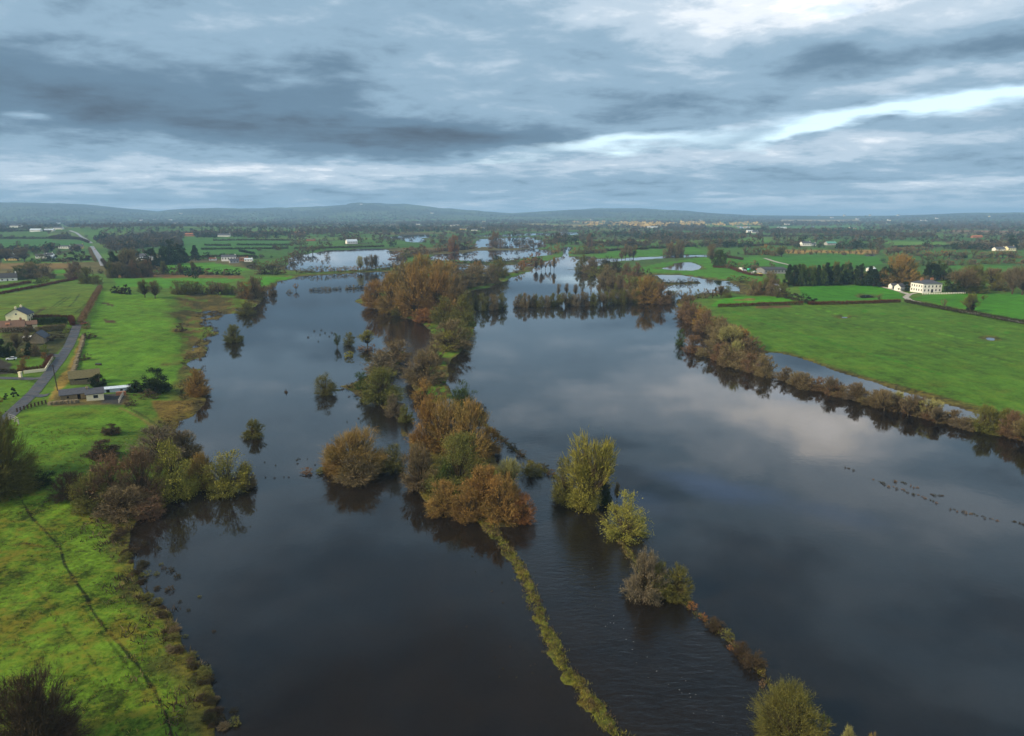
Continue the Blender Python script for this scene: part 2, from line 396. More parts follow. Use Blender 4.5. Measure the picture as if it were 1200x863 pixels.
G1 = (0.062, 0.205, 0.010); G2 = (0.050, 0.175, 0.010); G3 = (0.055, 0.140, 0.014); G4 = (0.030, 0.110, 0.018)
BROWN = (0.075, 0.052, 0.018); TAN = (0.16, 0.12, 0.04); OLIVE = (0.075, 0.085, 0.015); STRAW = (0.20, 0.145, 0.035)
FIELDS = [
    ([(-260, 590), (0, 572), (30, 570), (85, 588), (125, 612), (150, 650), (190, 700), (250, 800), (262, 870), (-260, 1100)], (0.082, 0.150, 0.012), 1.0),
    ([(118, 341), (190, 348), (212, 372), (214, 400), (214, 430), (190, 462), (130, 452), (92, 446), (98, 400), (112, 362)], (0.072, 0.165, 0.013), 0.3),
    ([(-60, 356), (0, 346), (65, 333), (117, 337), (112, 356), (100, 378), (44, 381), (-60, 384)], (0.072, 0.125, 0.015), 0.45),
    ([(0, 486), (70, 478), (150, 478), (175, 500), (120, 512), (60, 545), (-40, 565), (-60, 500)], (0.074, 0.160, 0.013), 0.4),
    ([(-40, 345), (0, 339), (60, 331), (40, 336), (0, 345)], G1, 0.1),
    ([(135, 326), (200, 327), (283, 327), (262, 333), (190, 338), (136, 336)], (0.052, 0.165, 0.012), 0.15),
    ([(120, 320), (285, 323), (285, 326.5), (130, 325.5)], (0.13, 0.075, 0.03), 0.3),
    ([(160, 313), (200, 308), (250, 308), (300, 317), (250, 320), (160, 318)], (0.055, 0.175, 0.010), 0.1),
    ([(300, 325.5), (350, 324.2), (345, 327.5), (300, 337), (280, 335)], (0.05, 0.19, 0.008), 0.1),
    ([(0, 308), (82, 309), (80, 314), (0, 316)], (0.15, 0.10, 0.035), 0.3),
    ([(60, 317), (78, 316), (78, 321), (60, 322)], G2, 0.1),
    ([(838, 361), (1055, 357), (1062, 355), (1200, 381), (1330, 402), (1500, 440), (1500, 560), (1200, 490), (1100, 464), (950, 426), (900, 412), (870, 396)], (0.052, 0.122, 0.012), 0.25),
    ([(935, 336), (1050, 333), (1060, 350), (945, 356)], (0.036, 0.150, 0.008), 0.06),
    ([(1068, 351), (1080, 346), (1200, 344), (1330, 352), (1330, 398), (1200, 378)], (0.040, 0.150, 0.008), 0.08),
    ([(832, 360), (838, 352), (870, 347), (930, 349.5), (936, 356), (900, 358)], (0.046, 0.18, 0.008), 0.1),
    ([(905, 301), (1000, 298), (1030, 302), (1035, 310), (940, 318), (915, 315), (895, 308)], (0.035, 0.135, 0.012), 0.05),
    ([(735, 319), (765, 310), (832, 301), (870, 306), (880, 320), (905, 333), (860, 329), (800, 321.5)], (0.048, 0.150, 0.012), 0.1),
    ([(684, 302), (720, 295), (815, 290), (832, 298), (745, 301)], (0.045, 0.145, 0.014), 0.1),
    ([(918, 293.3), (1028, 293.5), (1030, 297.2), (922, 297)], (0.26, 0.16, 0.045), 0.4),
    ([(1108, 311), (1240, 312), (1240, 318), (1130, 318)], (0.045, 0.145, 0.012), 0.1),
    ([(853, 306), (885, 300), (912, 307), (900, 313), (872, 312)], (0.045, 0.150, 0.012), 0.1),
    ([(1030, 283), (1110, 284.4), (1112, 288), (1050, 289)], (0.085, 0.18, 0.03), 0.1),
    ([(1115, 270.4), (1260, 270.6), (1260, 272), (1115, 271.6)], (0.22, 0.11, 0.06), 0.1),
    ([(331, 272.2), (358, 272.2), (358, 274.8), (331, 274.6)], (0.30, 0.13, 0.05), 0.1),
    ([(-120, 272), (55, 272.5), (58, 279), (-120, 279)], (0.045, 0.105, 0.02), 0.1),
    ([(-120, 281), (100, 281), (110, 289), (-120, 290)], (0.035, 0.115, 0.022), 0.1),
    ([(94, 273), (118, 274), (118, 280), (104, 281)], (0.05, 0.12, 0.02), 0.1),
    ([(210, 279), (300, 279), (310, 287), (300, 300), (215, 300)], (0.038, 0.118, 0.020), 0.1),
    ([(300, 280), (338, 280), (342, 290), (300, 293)], (0.038, 0.118, 0.022), 0.1),
    ([(352, 283), (400, 283), (405, 288), (352, 289)], (0.050, 0.125, 0.022), 0.1),
    ([(500, 283), (472, 286), (440, 288), (450, 284)], (0.050, 0.125, 0.022), 0.1),
    ([(870, 279.5), (900, 280), (905, 284), (850, 284)], (0.07, 0.16, 0.025), 0.1),
    ([(600, 262.5), (690, 263), (690, 265.5), (640, 266)], (0.20, 0.17, 0.06), 0.1),
    ([(825, 264.8), (900, 265), (890, 268.5), (826, 268)], (0.10, 0.17, 0.035), 0.1),
    ([(915, 257.8), (1000, 257.6), (1010, 260), (915, 260.3)], (0.34, 0.26, 0.11), 0.1),  # far sunlit strip: the sunlight is put into the field colour
    ([(900, 265.5), (1000, 265.5), (1050, 268), (900, 270)], (0.055, 0.14, 0.03), 0.1),
    ([(0, 420), (18, 426), (25, 437), (0, 440), (-30, 440), (-30, 420)], (0.035, 0.032, 0.026), 0.0),
    ([(20, 421), (58, 419), (50, 434), (28, 436), (8, 432)], (0.060, 0.130, 0.012), 0.2),
    ([(-30, 446), (22, 446), (44, 449), (40, 456), (26, 468), (0, 474), (-30, 476)], (0.070, 0.150, 0.012), 0.2),
    ([(28, 386), (88, 384), (84, 398), (70, 412), (60, 419), (18, 421), (0, 410), (0, 392)], (0.040, 0.045, 0.016), 0.4),
    ([(93, 398), (99, 395), (92, 420), (84, 445), (66, 468), (55, 472), (66, 448), (84, 420)], (0.19, 0.135, 0.030), 0.5),
    ([(64, 462), (150, 462), (150, 474), (60, 477)], (0.085, 0.070, 0.025), 0.4),
    ([(121, 462), (146, 461), (140, 474), (118, 473)], (0.045, 0.046, 0.045), 0.0),
    ([(178, 470), (226, 470), (232, 486), (205, 505), (185, 490)], (0.115, 0.080, 0.020), 0.6),
    ([(120, 374), (135, 376), (139, 380), (124, 379)], (0.06, 0.035, 0.02), 0.2),
    ([(122, 354), (134, 357), (135, 361), (118, 356)], (0.05, 0.03, 0.018), 0.2),
    ([(883, 358), (925, 357.5), (930, 361), (885, 362)], (0.085, 0.058, 0.025), 0.4),
    ([(862, 350.5), (884, 350), (886, 352.5), (860, 353)], (0.14, 0.11, 0.03), 0.4),
]
LINES = [
    ([(18, 566), (27, 590), (38, 608), (54, 624), (70, 640), (76, 662), (90, 684), (102, 700), (108, 716), (122, 735), (142, 756), (162, 780), (180, 808), (195, 838), (204, 870)], 0.22, (0.014, 0.026, 0.005)),
    ([(42, 690), (62, 712), (80, 742), (102, 765), (126, 800), (140, 835)], 0.14, (0.046, 0.080, 0.008)),
    ([(96, 710), (118, 740), (146, 775), (172, 815)], 0.14, (0.046, 0.085, 0.008)),
    ([(12, 640), (30, 637), (48, 641)], 0.35, (0.03, 0.02, 0.01)),
    ([(34, 374), (42, 368), (52, 361)], 1.1, (0.05, 0.05, 0.015)),
    ([(58, 362), (72, 352), (78, 348)], 0.5, (0.03, 0.055, 0.01)),
    ([(62, 362), (77, 352), (83, 348)], 0.5, (0.03, 0.055, 0.01)),
    ([(78, 362), (88, 353), (93, 345)], 0.5, (0.03, 0.055, 0.01)),
    ([(88, 367), (105, 353), (110, 343)], 0.5, (0.03, 0.055, 0.01)),
    ([(92, 367), (109, 353), (114, 343)], 0.5, (0.03, 0.055, 0.01)),
    ([(140, 478), (165, 490), (182, 502)], 0.5, (0.12, 0.11, 0.03)),
    ([(146, 476), (172, 490), (190, 503)], 0.4, (0.03, 0.05, 0.01)),
    ([(960, 362), (1090, 388), (1200, 412)], 1.0, (0.075, 0.19, 0.012)),
    ([(930, 367), (1080, 400), (1200, 430)], 0.8, (0.070, 0.18, 0.012)),
    ([(860, 366), (950, 395), (1100, 438)], 0.8, (0.036, 0.14, 0.008)),
    ([(1000, 363), (1110, 376), (1200, 393)], 0.8, (0.036, 0.14, 0.008)),
]
FIELD_W = [(gpoly(p), c, a) for p, c, a in FIELDS]
LINE_W = [(gpoly(p), w, c) for p, w, c in LINES]

MA = R(24.0)
def mosaic(x, y):
    u = x * math.cos(MA) + y * math.sin(MA); v = -x * math.sin(MA) + y * math.cos(MA)
    row = np.floor(v / 210.0)
    off = _hash(row, row * 0 + 3, 5) * 300
    cu = np.floor((u + off) / 330.0)
    hsh = _hash(cu, row, 91)
    fu = ((u + off) / 330.0 - cu) * 330; fv = (v / 210.0 - row) * 210
    edge = np.minimum(np.minimum(fu, 330 - fu), np.minimum(fv, 210 - fv))
    return hsh, edge, cu, row
PAL = np.array([(0.046, 0.118, 0.018), (0.036, 0.098, 0.018), (0.058, 0.130, 0.022), (0.050, 0.075, 0.022), (0.040, 0.108, 0.016), (0.075, 0.135, 0.028),
                (0.090, 0.080, 0.030), (0.042, 0.085, 0.020)])

def ground_cover(x, y, h, sd):
    rr = np.hypot(x, y)
    C = np.zeros(x.shape + (4,)); C[:, :3] = (0.060, 0.122, 0.014); C[:, 3] = 0.3
    hs, ed, cu, row = mosaic(x, y)
    fm = sstep(760, 920, rr + 40 * fbm(x / 60, y / 60, 4, 2))
    pal = PAL[(hs * 7.99).astype(int)]
    C[:, :3] = C[:, :3] * (1 - fm[:, None]) + pal * fm[:, None]
    hedge = (1 - sstep(3, 9, ed)) * fm
    C[:, :3] = C[:, :3] * (1 - hedge[:, None]) + np.array((0.035, 0.035, 0.015)) * hedge[:, None]
    # rushy, uneven cover by the margins of the left bank
    margin = (1 - sstep(1.5, 13 + rr * 0.01, sd + 5 * fbm(x / 7, y / 7, 61, 4))) * (rr < 900)
    C[:, :3] = C[:, :3] * (1 - margin[:, None]) + np.where((fbm(x / 2.5, y / 2.5, 63, 3) > -.05)[:, None], np.array((0.042, 0.034, 0.012)), np.array((0.080, 0.068, 0.018))) * margin[:, None]
    C[:, 3] = np.maximum(C[:, 3], margin * 0.8)
    front = y > 0
    for P, c, a in FIELD_W:
        lo = P.min(0) - 12; hi = P.max(0) + 12
        s = front & (x > lo[0]) & (x < hi[0]) & (y > lo[1]) & (y < hi[1])
        if not s.any(): continue
        xs, ys = x[s], y[s]
        d = poly_sd(xs, ys, P) + (0.8 + rr[s] * 0.002) * fbm(xs / 8, ys / 8, 13, 3) + 2.0 * fbm(xs / 25, ys / 25, 14, 2)
        k = sstep(-0.6, 0.8, d) * (0.15 + 0.85 * sstep(0.8, 5.5, sd[s] + 2.5 * fbm(xs / 5, ys / 5, 62, 3)))
        C[s, :3] = C[s, :3] * (1 - k[:, None]) + np.array(c) * k[:, None]
        C[s, 3] = C[s, 3] * (1 - k) + a * k
    for P, w, c in LINE_W:
        lo = P.min(0) - 3; hi = P.max(0) + 3
        s = front & (x > lo[0]) & (x < hi[0]) & (y > lo[1]) & (y < hi[1])
        if not s.any(): continue
        d = line_dist(x[s], y[s], P) + 0.3 * fbm(x[s] / 3, y[s] / 3, 19, 3)
        k = 1 - sstep(w * 0.6, w * 1.5, d)
        C[s, :3] = C[s, :3] * (1 - k[:, None]) + np.array(c) * k[:, None]
    ms = sstep(-3, 6, culled(poly_sd, x, y, MARSH_W, 25, -99.0) + 16 * fbm(x / 16, y / 20, 71, 4)) * (rr < 900)
    n = fbm(x / 11, y / 14, 72, 4)
    mc = np.where((n > 0.18)[:, None], np.array((0.075, 0.125, 0.014)), np.where((n > -0.12)[:, None], np.array((0.090, 0.068, 0.020)), np.array((0.050, 0.046, 0.014))))
    C[:, :3] = C[:, :3] * (1 - ms[:, None]) + mc * ms[:, None]
    # islands and drowned banks
    for P in ISLAND_W[:3]:
        k = sstep(-2, 1, culled(poly_sd, x, y, P, 10, -99.0)) * (rr < 900)
        nn = fbm(x / 5, y / 8, 73, 3)
        g_ = (-0.15, 0.22, 0.5)[[Q is P for Q in ISLAND_W[:3]].index(True)]
        c = np.where((nn > g_)[:, None], np.array((0.056, 0.125, 0.012)), np.array((0.050, 0.042, 0.016)))
        C[:, :3] = C[:, :3] * (1 - k[:, None]) + c * k[:, None]
    for i, (P, w, ht) in enumerate(BANK_W):
        if i > 6: break
        k = (1 - sstep(w * 1.0, w * 2.6, culled(line_dist, x, y, P, 12, 99.0))) * (rr < 900)
        nn = fbm(x / 2.5, y / 2.5, 74, 3)
        c = np.where((nn > 0.08)[:, None], np.array((0.072, 0.088, 0.014)), np.where((nn > -0.2)[:, None], np.array((0.055, 0.060, 0.012)), np.array((0.060, 0.044, 0.014))))
        if i in (1, 2, 6): c = c * 0.45 + np.array((0.05, 0.036, 0.016)) * 0.5
        C[:, :3] = C[:, :3] * (1 - k[:, None]) + c * k[:, None]
        C[:, 3] = np.maximum(C[:, 3], 0.7 * k)
    # the drowned bed: silt, darkened with depth for light lost in the water
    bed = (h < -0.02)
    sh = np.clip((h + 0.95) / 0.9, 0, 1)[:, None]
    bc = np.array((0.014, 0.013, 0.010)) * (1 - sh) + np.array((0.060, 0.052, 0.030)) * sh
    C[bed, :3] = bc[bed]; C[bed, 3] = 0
    # woods on the far hills
    hill = sstep(6500, 8000, rr)
    hn = fbm(x / 420, y / 700, 81, 4)
    hc = np.where((hn > 0.22)[:, None], np.array((0.065, 0.090, 0.032)), np.where((hn > -0.1)[:, None], np.array((0.032, 0.045, 0.022)), np.array((0.014, 0.020, 0.013))))
    C[:, :3] = C[:, :3] * (1 - hill[:, None]) + hc * hill[:, None]
    return C

def build_ground():
    az, r = GAZ, GR
    x, y, h, sd = GX, GY, GH, GSD
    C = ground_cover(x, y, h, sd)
    na, nr = len(az), len(r)
    i = np.arange(nr - 1)[:, None] * na; j = np.arange(na)[None, :]
    j2 = (j + 1) % na
    F = np.stack([i + j, i + j2, i + na + j2, i + na + j], -1).reshape(-1, 4)
    m, nt, bs = new_mat('turf_and_soil')
    at_ = node(nt, 'ShaderNodeAttribute', attribute_name='cover')
    geo = node(nt, 'ShaderNodeNewGeometry')
    mp = node(nt, 'ShaderNodeMapping'); nt.links.new(geo.outputs['Position'], mp.inputs[0])
    mp.inputs['Rotation'].default_value = (0, 0, R(52)); mp.inputs['Scale'].default_value = (1.0, 0.16, 1.0)
    P = geo.outputs['Position']
    fine = noise(nt, P, 1.1, 6, 0.75); mid = noise(nt, P, 0.16, 5, 0.6); big = noise(nt, P, 0.022, 4, 0.55)
    streak = noise(nt, mp.outputs[0], 0.35, 3, 0.6)
    val = fine * 0.85 + mid * 0.75 + big * 0.5 + streak * 0.45 - 0.30
    al = NV(nt, at_.outputs['Alpha'])
    val = ((val - 0.975) * (al * 2.4 + 1.3) + 0.98)._op('MAXIMUM', 0.25)
    c1 = mixc(nt, 1.0, at_.outputs['Color'], node(nt, 'ShaderNodeCombineXYZ', X=val, Y=val, Z=val).outputs[0], 'MULTIPLY')
    fl = noise(nt, P, 0.55, 6, 0.7); fl2 = noise(nt, P, 0.07, 3, 0.5)
    al = NV(nt, at_.outputs['Alpha'])
    fm = ((fl * 0.75 + fl2 * 0.5 - 0.62) * 7.0).clamp() * al
    c2 = mixc(nt, fm * 0.8, c1, (0.150, 0.125, 0.016))
    fl3 = noise(nt, P, 0.8, 5, 0.7); fl4 = noise(nt, P, 0.12, 3, 0.5)
    dm = ((fl3 * 0.7 + fl4 * 0.5 - 0.66) * 8.0).clamp() * al
    c3 = mixc(nt, dm * 0.75, c2, (0.026, 0.030, 0.008))
    nt.links.new(c3, bs.inputs['Base Color'])
    bs.inputs['Roughness'].default_value = 0.95; bs.inputs['Specular IOR Level'].default_value = 0.1
    bp = node(nt, 'ShaderNodeBump', Strength=0.6, Distance=0.5)
    nt.links.new((fine * 0.6 + mid * 1.2).s, bp.inputs['Height']); nt.links.new(bp.outputs[0], bs.inputs['Normal'])
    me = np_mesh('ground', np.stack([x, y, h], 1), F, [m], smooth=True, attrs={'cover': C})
    tag(link('ground', me), kind='structure')

RIVER = flat_poly([(560, 300), (478, 385), (500, 395), (484, 425), (474, 450), (478, 480), (520, 560), (610, 540), (655, 600), (690, 660), (740, 720), (790, 790), (840, 880), (880, 960)])
def build_water():
    pxs = np.arange(-200, 1401, 8.0)
    az = np.arctan((pxs - 600) / (FOC * cp + 60 * sp))
    r = np.concatenate([[1, 20, 40, 55], CAM_H / np.tan(np.arctan((np.arange(900, 270, -5.0) - 431.5) / FOC) + PITCH), [3200, 4000]])
    A, Q = np.meshgrid(az, r); x = (np.sin(A) * Q).ravel(); y = (np.cos(A) * Q).ravel()
    d = line_dist(x, y, RIVER)
    k = (1 - sstep(6, 17, d)) * sstep(0, 60, 420 - np.hypot(x, y))
    C = np.zeros((len(x), 4)); C[:, 0] = k; C[:, 3] = 1
    na, nr = len(az), len(r)
    i = np.arange(nr - 1)[:, None] * na; j = np.arange(na - 1)[None, :]
    F = np.stack([i + j, i + j + 1, i + na + j + 1, i + na + j], -1).reshape(-1, 4)
    m = bpy.data.materials.new('flood_water'); m.use_nodes = True; nt = m.node_tree; nt.nodes.clear()
    out = node(nt, 'ShaderNodeOutputMaterial')
    geo = node(nt, 'ShaderNodeNewGeometry'); P = geo.outputs['Position']
    at_ = node(nt, 'ShaderNodeAttribute', attribute_name='ripple')
    sx = node(nt, 'ShaderNodeSeparateXYZ'); nt.links.new(at_.outputs['Color'], sx.inputs[0]); rip = NV(nt, sx.outputs[0])
    n1 = noise(nt, P, 0.9, 3, 0.5); n2 = noise(nt, P, 0.11, 3, 0.5)
    mp = node(nt, 'ShaderNodeMapping'); nt.links.new(P, mp.inputs[0]); mp.inputs['Rotation'].default_value = (0, 0, R(-32)); mp.inputs['Scale'].default_value = (0.55, 1.5, 1)
    n3 = noise(nt, mp.outputs[0], 0.8, 3, 0.6, 0.8)
    patch = (noise(nt, P, 0.02, 3, 0.5) * 2.6 - 0.9).clamp()
    hgt = n1 * 0.010 * patch + n2 * 0.012 + n3 * 0.075 * rip
    bp = node(nt, 'ShaderNodeBump', Strength=1.0, Distance=1.0); nt.links.new(hgt.s, bp.inputs['Height'])
    fr = node(nt, 'ShaderNodeFresnel', IOR=WATER_IOR); nt.links.new(bp.outputs[0], fr.inputs['Normal'])
    gl = node(nt, 'ShaderNodeBsdfGlossy', Roughness=0.02, Color=(1, 1, 1, 1)); nt.links.new(bp.outputs[0], gl.inputs['Normal'])
    silt = ramp(nt, noise(nt, P, 0.018, 4, 0.5) * 0.6 + noise(nt, P, 0.12, 3, 0.5) * 0.4, [(0.35, (0.008, 0.007, 0.0065)), (0.65, (0.022, 0.017, 0.013))])
    df = node(nt, 'ShaderNodeBsdfDiffuse'); nt.links.new(silt, df.inputs['Color'])
    tr = node(nt, 'ShaderNodeBsdfTransparent', Color=(0.75, 0.72, 0.6, 1))
    mb = node(nt, 'ShaderNodeMixShader', Fac=0.42); nt.links.new(df.outputs[0], mb.inputs[1]); nt.links.new(tr.outputs[0], mb.inputs[2])
    mx = node(nt, 'ShaderNodeMixShader'); nt.links.new(fr.outputs[0], mx.inputs[0]); nt.links.new(mb.outputs[0], mx.inputs[1]); nt.links.new(gl.outputs[0], mx.inputs[2])
    nt.links.new(mx.outputs[0], out.inputs['Surface'])
    me = np_mesh('water', np.stack([x, y, x * 0], 1), F, [m], attrs={'ripple': C})
    tag(link('water', me), kind='structure')
WATER_IOR = 1.56

# ------------------------------------------------------------------ sky
SUN_AZ, SUN_EL = R(246), R(30)     # compass bearing clockwise from +Y: behind the camera, to the left
def build_sky():
    w = bpy.data.worlds.new('World'); SC.world = w; w.use_nodes = True
    nt = w.node_tree; nt.nodes.clear()
    out = node(nt, 'ShaderNodeOutputWorld'); bg = node(nt, 'ShaderNodeBackground', Strength=0.1)
    nt.links.new(bg.outputs[0], out.inputs[0])
    sky = node(nt, 'ShaderNodeTexSky', sky_type='NISHITA', sun_disc=False, sun_elevation=SUN_EL, sun_rotation=SUN_AZ, altitude=60, air_density=1.0, dust_density=0.6, ozone_density=1.4)
    tc = node(nt, 'ShaderNodeTexCoord'); sx = node(nt, 'ShaderNodeSeparateXYZ'); nt.links.new(tc.outputs['Generated'], sx.inputs[0])
    X, Y, Z = (NV(nt, sx.outputs[i]) for i in range(3))
    az = X._op('ARCTAN2', Y) * (180 / math.pi)
    el = Z._op('ARCSINE') * (180 / math.pi)
    zz = Z.clamp(0.0, 1.0) + 0.13
    pl = node(nt, 'ShaderNodeCombineXYZ', X=X / zz, Y=Y / zz, Z=0.0).outputs[0]
    plr = node(nt, 'ShaderNodeMapping'); nt.links.new(pl, plr.inputs[0]); plr.inputs['Rotation'].default_value = (0, 0, R(-24)); plr.inputs['Scale'].default_value = (1.0, 1.15, 1)
    n1 = noise(nt, plr.outputs[0], 0.55, 6, 0.55, 0.25)
    mp = node(nt, 'ShaderNodeMapping'); nt.links.new(pl, mp.inputs[0]); mp.inputs['Location'].default_value = (7.3, 2.1, 4.0)
    n2 = noise(nt, mp.outputs[0], 0.8, 5, 0.55)
    n3 = noise(nt, mp.outputs[0], 2.2, 6, 0.6, 0.3)
    n4 = noise(nt, plr.outputs[0], 1.9, 8, 0.60, 0.25)
    n5 = noise(nt, mp.outputs[0], 5.0, 6, 0.62, 0.2)
    esc = (el * 0.055 + 0.22).clamp(0.2, 1.4)
    wa = az + (n1 - 0.5) * 16.0 + (n3 - 0.5) * 5.0
    we = el + ((n2 - 0.5) * 7.0 + (n3 - 0.5) * 3.0) * esc
    def ga(a, e, sa, se, amp, tilt=0.0):
        da = wa - a
        de = (we - e) - da * tilt
        q = (da / sa).sq() + (de / se).sq()
        return (q * -1.0)._op('EXPONENT') * amp
    def D(px, py): return (math.degrees(math.atan((px - 600) / (FOC * cp))), (251.5 - py) / FOC * 57.3 * 0.985)
    def gp(px, py, wpx, hpx, amp, tilt=0.0):
        a, e = D(px, py); return ga(a, e, wpx / FOC * 57.3, hpx / FOC * 57.3, amp, tilt)
    tex = (n4 - 0.5) * 1.0 + (n5 - 0.5) * 0.34
    L = (n1 - 0.5) * 0.30 + 0.49
    for g in [
        gp(60, 40, 170, 60, 0.10), gp(300, 70, 420, 110, -0.13), gp(210, 70, 70, 40, 0.08), gp(420, 60, 110, 50, 0.06), gp(330, 10, 200, 30, -0.06), gp(480, 85, 60, 40, 0.07),
        gp(100, 125, 260, 34, -0.10), gp(300, 165, 230, 30, -0.27, -0.06), gp(150, 120, 180, 20, -0.06), gp(520, 165, 130, 16, -0.18), gp(60, 170, 90, 18, -0.10),
        gp(70, 163, 26, 7, 0.26), gp(150, 205, 240, 18, 0.20), gp(420, 207, 130, 9, 0.22), gp(560, 190, 70, 10, 0.16),
        gp(300, 232, 330, 9, -0.06), gp(190, 243, 90, 5, 0.22), gp(560, 248, 120, 5, 0.20),
        gp(830, 45, 190, 34, 0.20, 0.12), gp(1010, 40, 120, 30, 0.13), gp(880, 0, 240, 16, -0.24), gp(1120, 60, 120, 26, 0.10), gp(670, 60, 60, 30, 0.06),
        gp(905, 100, 50, 20, -0.15), gp(700, 95, 90, 36, -0.10), gp(1100, 95, 130, 20, -0.16, 0.12), gp(640, 165, 140, 20, -0.15, 0.10), gp(800, 130, 160, 16, -0.10), gp(960, 150, 130, 12, -0.08),
        gp(1080, 122, 110, 8, 0.16, 0.1), gp(860, 183, 160, 8, 0.16), gp(730, 192, 130, 8, 0.16), gp(960, 195, 60, 6, 0.12), gp(900, 215, 260, 10, -0.10), gp(1120, 222, 100, 5, 0.26),
        gp(820, 237, 180, 5, 0.10), gp(840, 60, 90, 22, 0.14, 0.2), gp(990, 30, 60, 18, 0.10, 0.2), gp(1050, 246, 220, 8, 0.14),
        # higher cloud, seen in the flood's reflections
        ga(-30, 19, 16, 5, 0.05), ga(4, 16.5, 10, 2.0, 0.12), ga(22, 17.0, 8, 1.5, 0.48), ga(14, 18.6, 5, 1.6, 0.26), ga(6, 10.5, 14, 3, 0.10), ga(27, 19, 8, 2, 0.16), ga(-2, 20, 10, 3, -0.12), ga(0, 27, 40, 4, -0.10), ga(0, 39, 60, 9, -0.46), ga(-14, 17, 9, 2.0, 0.12),
    ]: L = L + g
    # thick and thin cloud: the texture bites harder where the cloud is bright
    L = L + tex * (L * 1.10 + 0.20 + ((el - 12.0) * 0.03).clamp(0.0, 0.22))
    top = ((el - 46.0) * 0.03).clamp(0, 1)
    behind = ((Y * -1.0 + 0.1) * 2.0).clamp(0, 1)
    L = L + top * 0.22 + behind * 0.30
    cl = ramp(nt, L.clamp(0, 1.2) * 0.8333, [(0.0, (0.050, 0.066, 0.090)), (0.20, (0.098, 0.160, 0.225)), (0.38, (0.200, 0.296, 0.385)), (0.54, (0.355, 0.437, 0.515)),
                             (0.68, (0.590, 0.628, 0.670)), (0.80, (0.86, 0.83, 0.80)), (0.92, (1.0, 0.96, 0.93))], 'EASE')
    n = nt.nodes.new('ShaderNodeVectorMath'); n.operation = 'SCALE'; nt.links.new(cl, n.inputs[0]); n.inputs[3].default_value = 10.0 * CLOUD
    sk = nt.nodes.new('ShaderNodeVectorMath'); sk.operation = 'SCALE'; nt.links.new(sky.outputs[0], sk.inputs[0]); sk.inputs[3].default_value = 1.8
    C = gp(740, 172, 110, 7.5, 1.25, 0.08) + gp(1010, 160, 110, 7.5, 1.2, 0.09) + gp(1150, 145, 90, 9, 1.2, 0.09) + gp(905, 172, 60, 5, 0.8, 0.09) \
        + gp(600, 190, 70, 3.5, 0.5) + gp(1190, 40, 24, 22, 0.35) + gp(780, 245, 60, 4, 0.3) \
        + ga(17, 21.0, 6, 1.5, 1.25, 0.15) + ga(10, 24.0, 4.5, 1.2, 0.9) + ga(28, 21.5, 5, 1.2, 0.6) + ga(21, 14.3, 4, 0.8, 0.6) + ga(-8, 17, 6, 1.0, 0.45)
    C = ((C + tex * 0.5 - 0.24) * 1.0).clamp()
    low = ((el * -1.0 + 13.0) * 0.2).clamp(0, 0.6)
    blue = mixc(nt, low, sk.outputs[0], (6.4, 7.9, 9.0))
    gap = mixc(nt, C, n.outputs[0], blue)
    nt.links.new(gap, bg.inputs['Color'])
    w.cycles.sampling_method = 'MANUAL'; w.cycles.sample_map_resolution = 512
    # weak sun through the cloud, behind the camera to the left
    L_ = bpy.data.lights.new('sun', 'SUN'); L_.energy = SUN_E; L_.angle = R(7); L_.color = (1.0, 0.82, 0.55)
    o = bpy.data.objects.new('sun', L_); COL.objects.link(o)
    d = Vector((math.sin(SUN_AZ) * math.cos(SUN_EL), math.cos(SUN_AZ) * math.cos(SUN_EL), math.sin(SUN_EL)))
    o.rotation_euler = d.to_track_quat('Z', 'Y').to_euler(); o.location = (-200, -200, 120)
SUN_E = 4.2; CLOUD = 1.22

def build_haze():
    me = bpy.data.meshes.new('haze')
    b = 27500.0; z0, z1 = -2.2, 205.0
    me.from_pydata([(-b, -b, z0), (b, -b, z0), (b, b, z0), (-b, b, z0), (-b, -b, z1), (b, -b, z1), (b, b, z1), (-b, b, z1)], [],
                   [(0, 3, 2, 1), (4, 5, 6, 7), (0, 1, 5, 4), (1, 2, 6, 5), (2, 3, 7, 6), (3, 0, 4, 7)])
    m = bpy.data.materials.new('haze_air'); m.use_nodes = True; nt = m.node_tree; nt.nodes.clear()
    out = node(nt, 'ShaderNodeOutputMaterial')
    v = node(nt, 'ShaderNodeVolumePrincipled', Density=HAZE, Anisotropy=0.0); v.inputs['Color'].default_value = (0.38, 0.66, 1.0, 1)
    v.inputs['Density Attribute'].default_value = ''
    v.inputs['Temperature Attribute'].default_value = ''; v.inputs['Color Attribute'].default_value = ''
    nt.links.new(v.outputs[0], out.inputs['Volume'])
    me.materials.append(m)
    tag(link('haze', me), kind='stuff')
HAZE = 0.000105
# ------------------------------------------------------------------ vegetation
def unit(v): return v / (np.linalg.norm(v, axis=-1, keepdims=True) + 1e-9)

def slivers(rng, P, D, L, W):
    """thin tapering twigs: one triangle each"""
    n = len(P); side = unit(np.cross(D, unit(rng.normal(size=(n, 3)))))
    V = np.stack([P - side * W[:, None] * .5, P + side * W[:, None] * .5, P + D * L[:, None]], 1).reshape(-1, 3)
    return V, np.arange(3 * n).reshape(n, 3)

def leaflets(rng, P, S, flat_up=0.0):
    n = len(P); a = unit(rng.normal(size=(n, 3))); b = unit(np.cross(a, rng.normal(size=(n, 3))))
    V = np.stack([P - a * S[:, None] * .6, P + b * S[:, None] * .5, P + a * S[:, None] * .6 - b * S[:, None] * .2], 1).reshape(-1, 3)
    return V, np.arange(3 * n).reshape(n, 3)

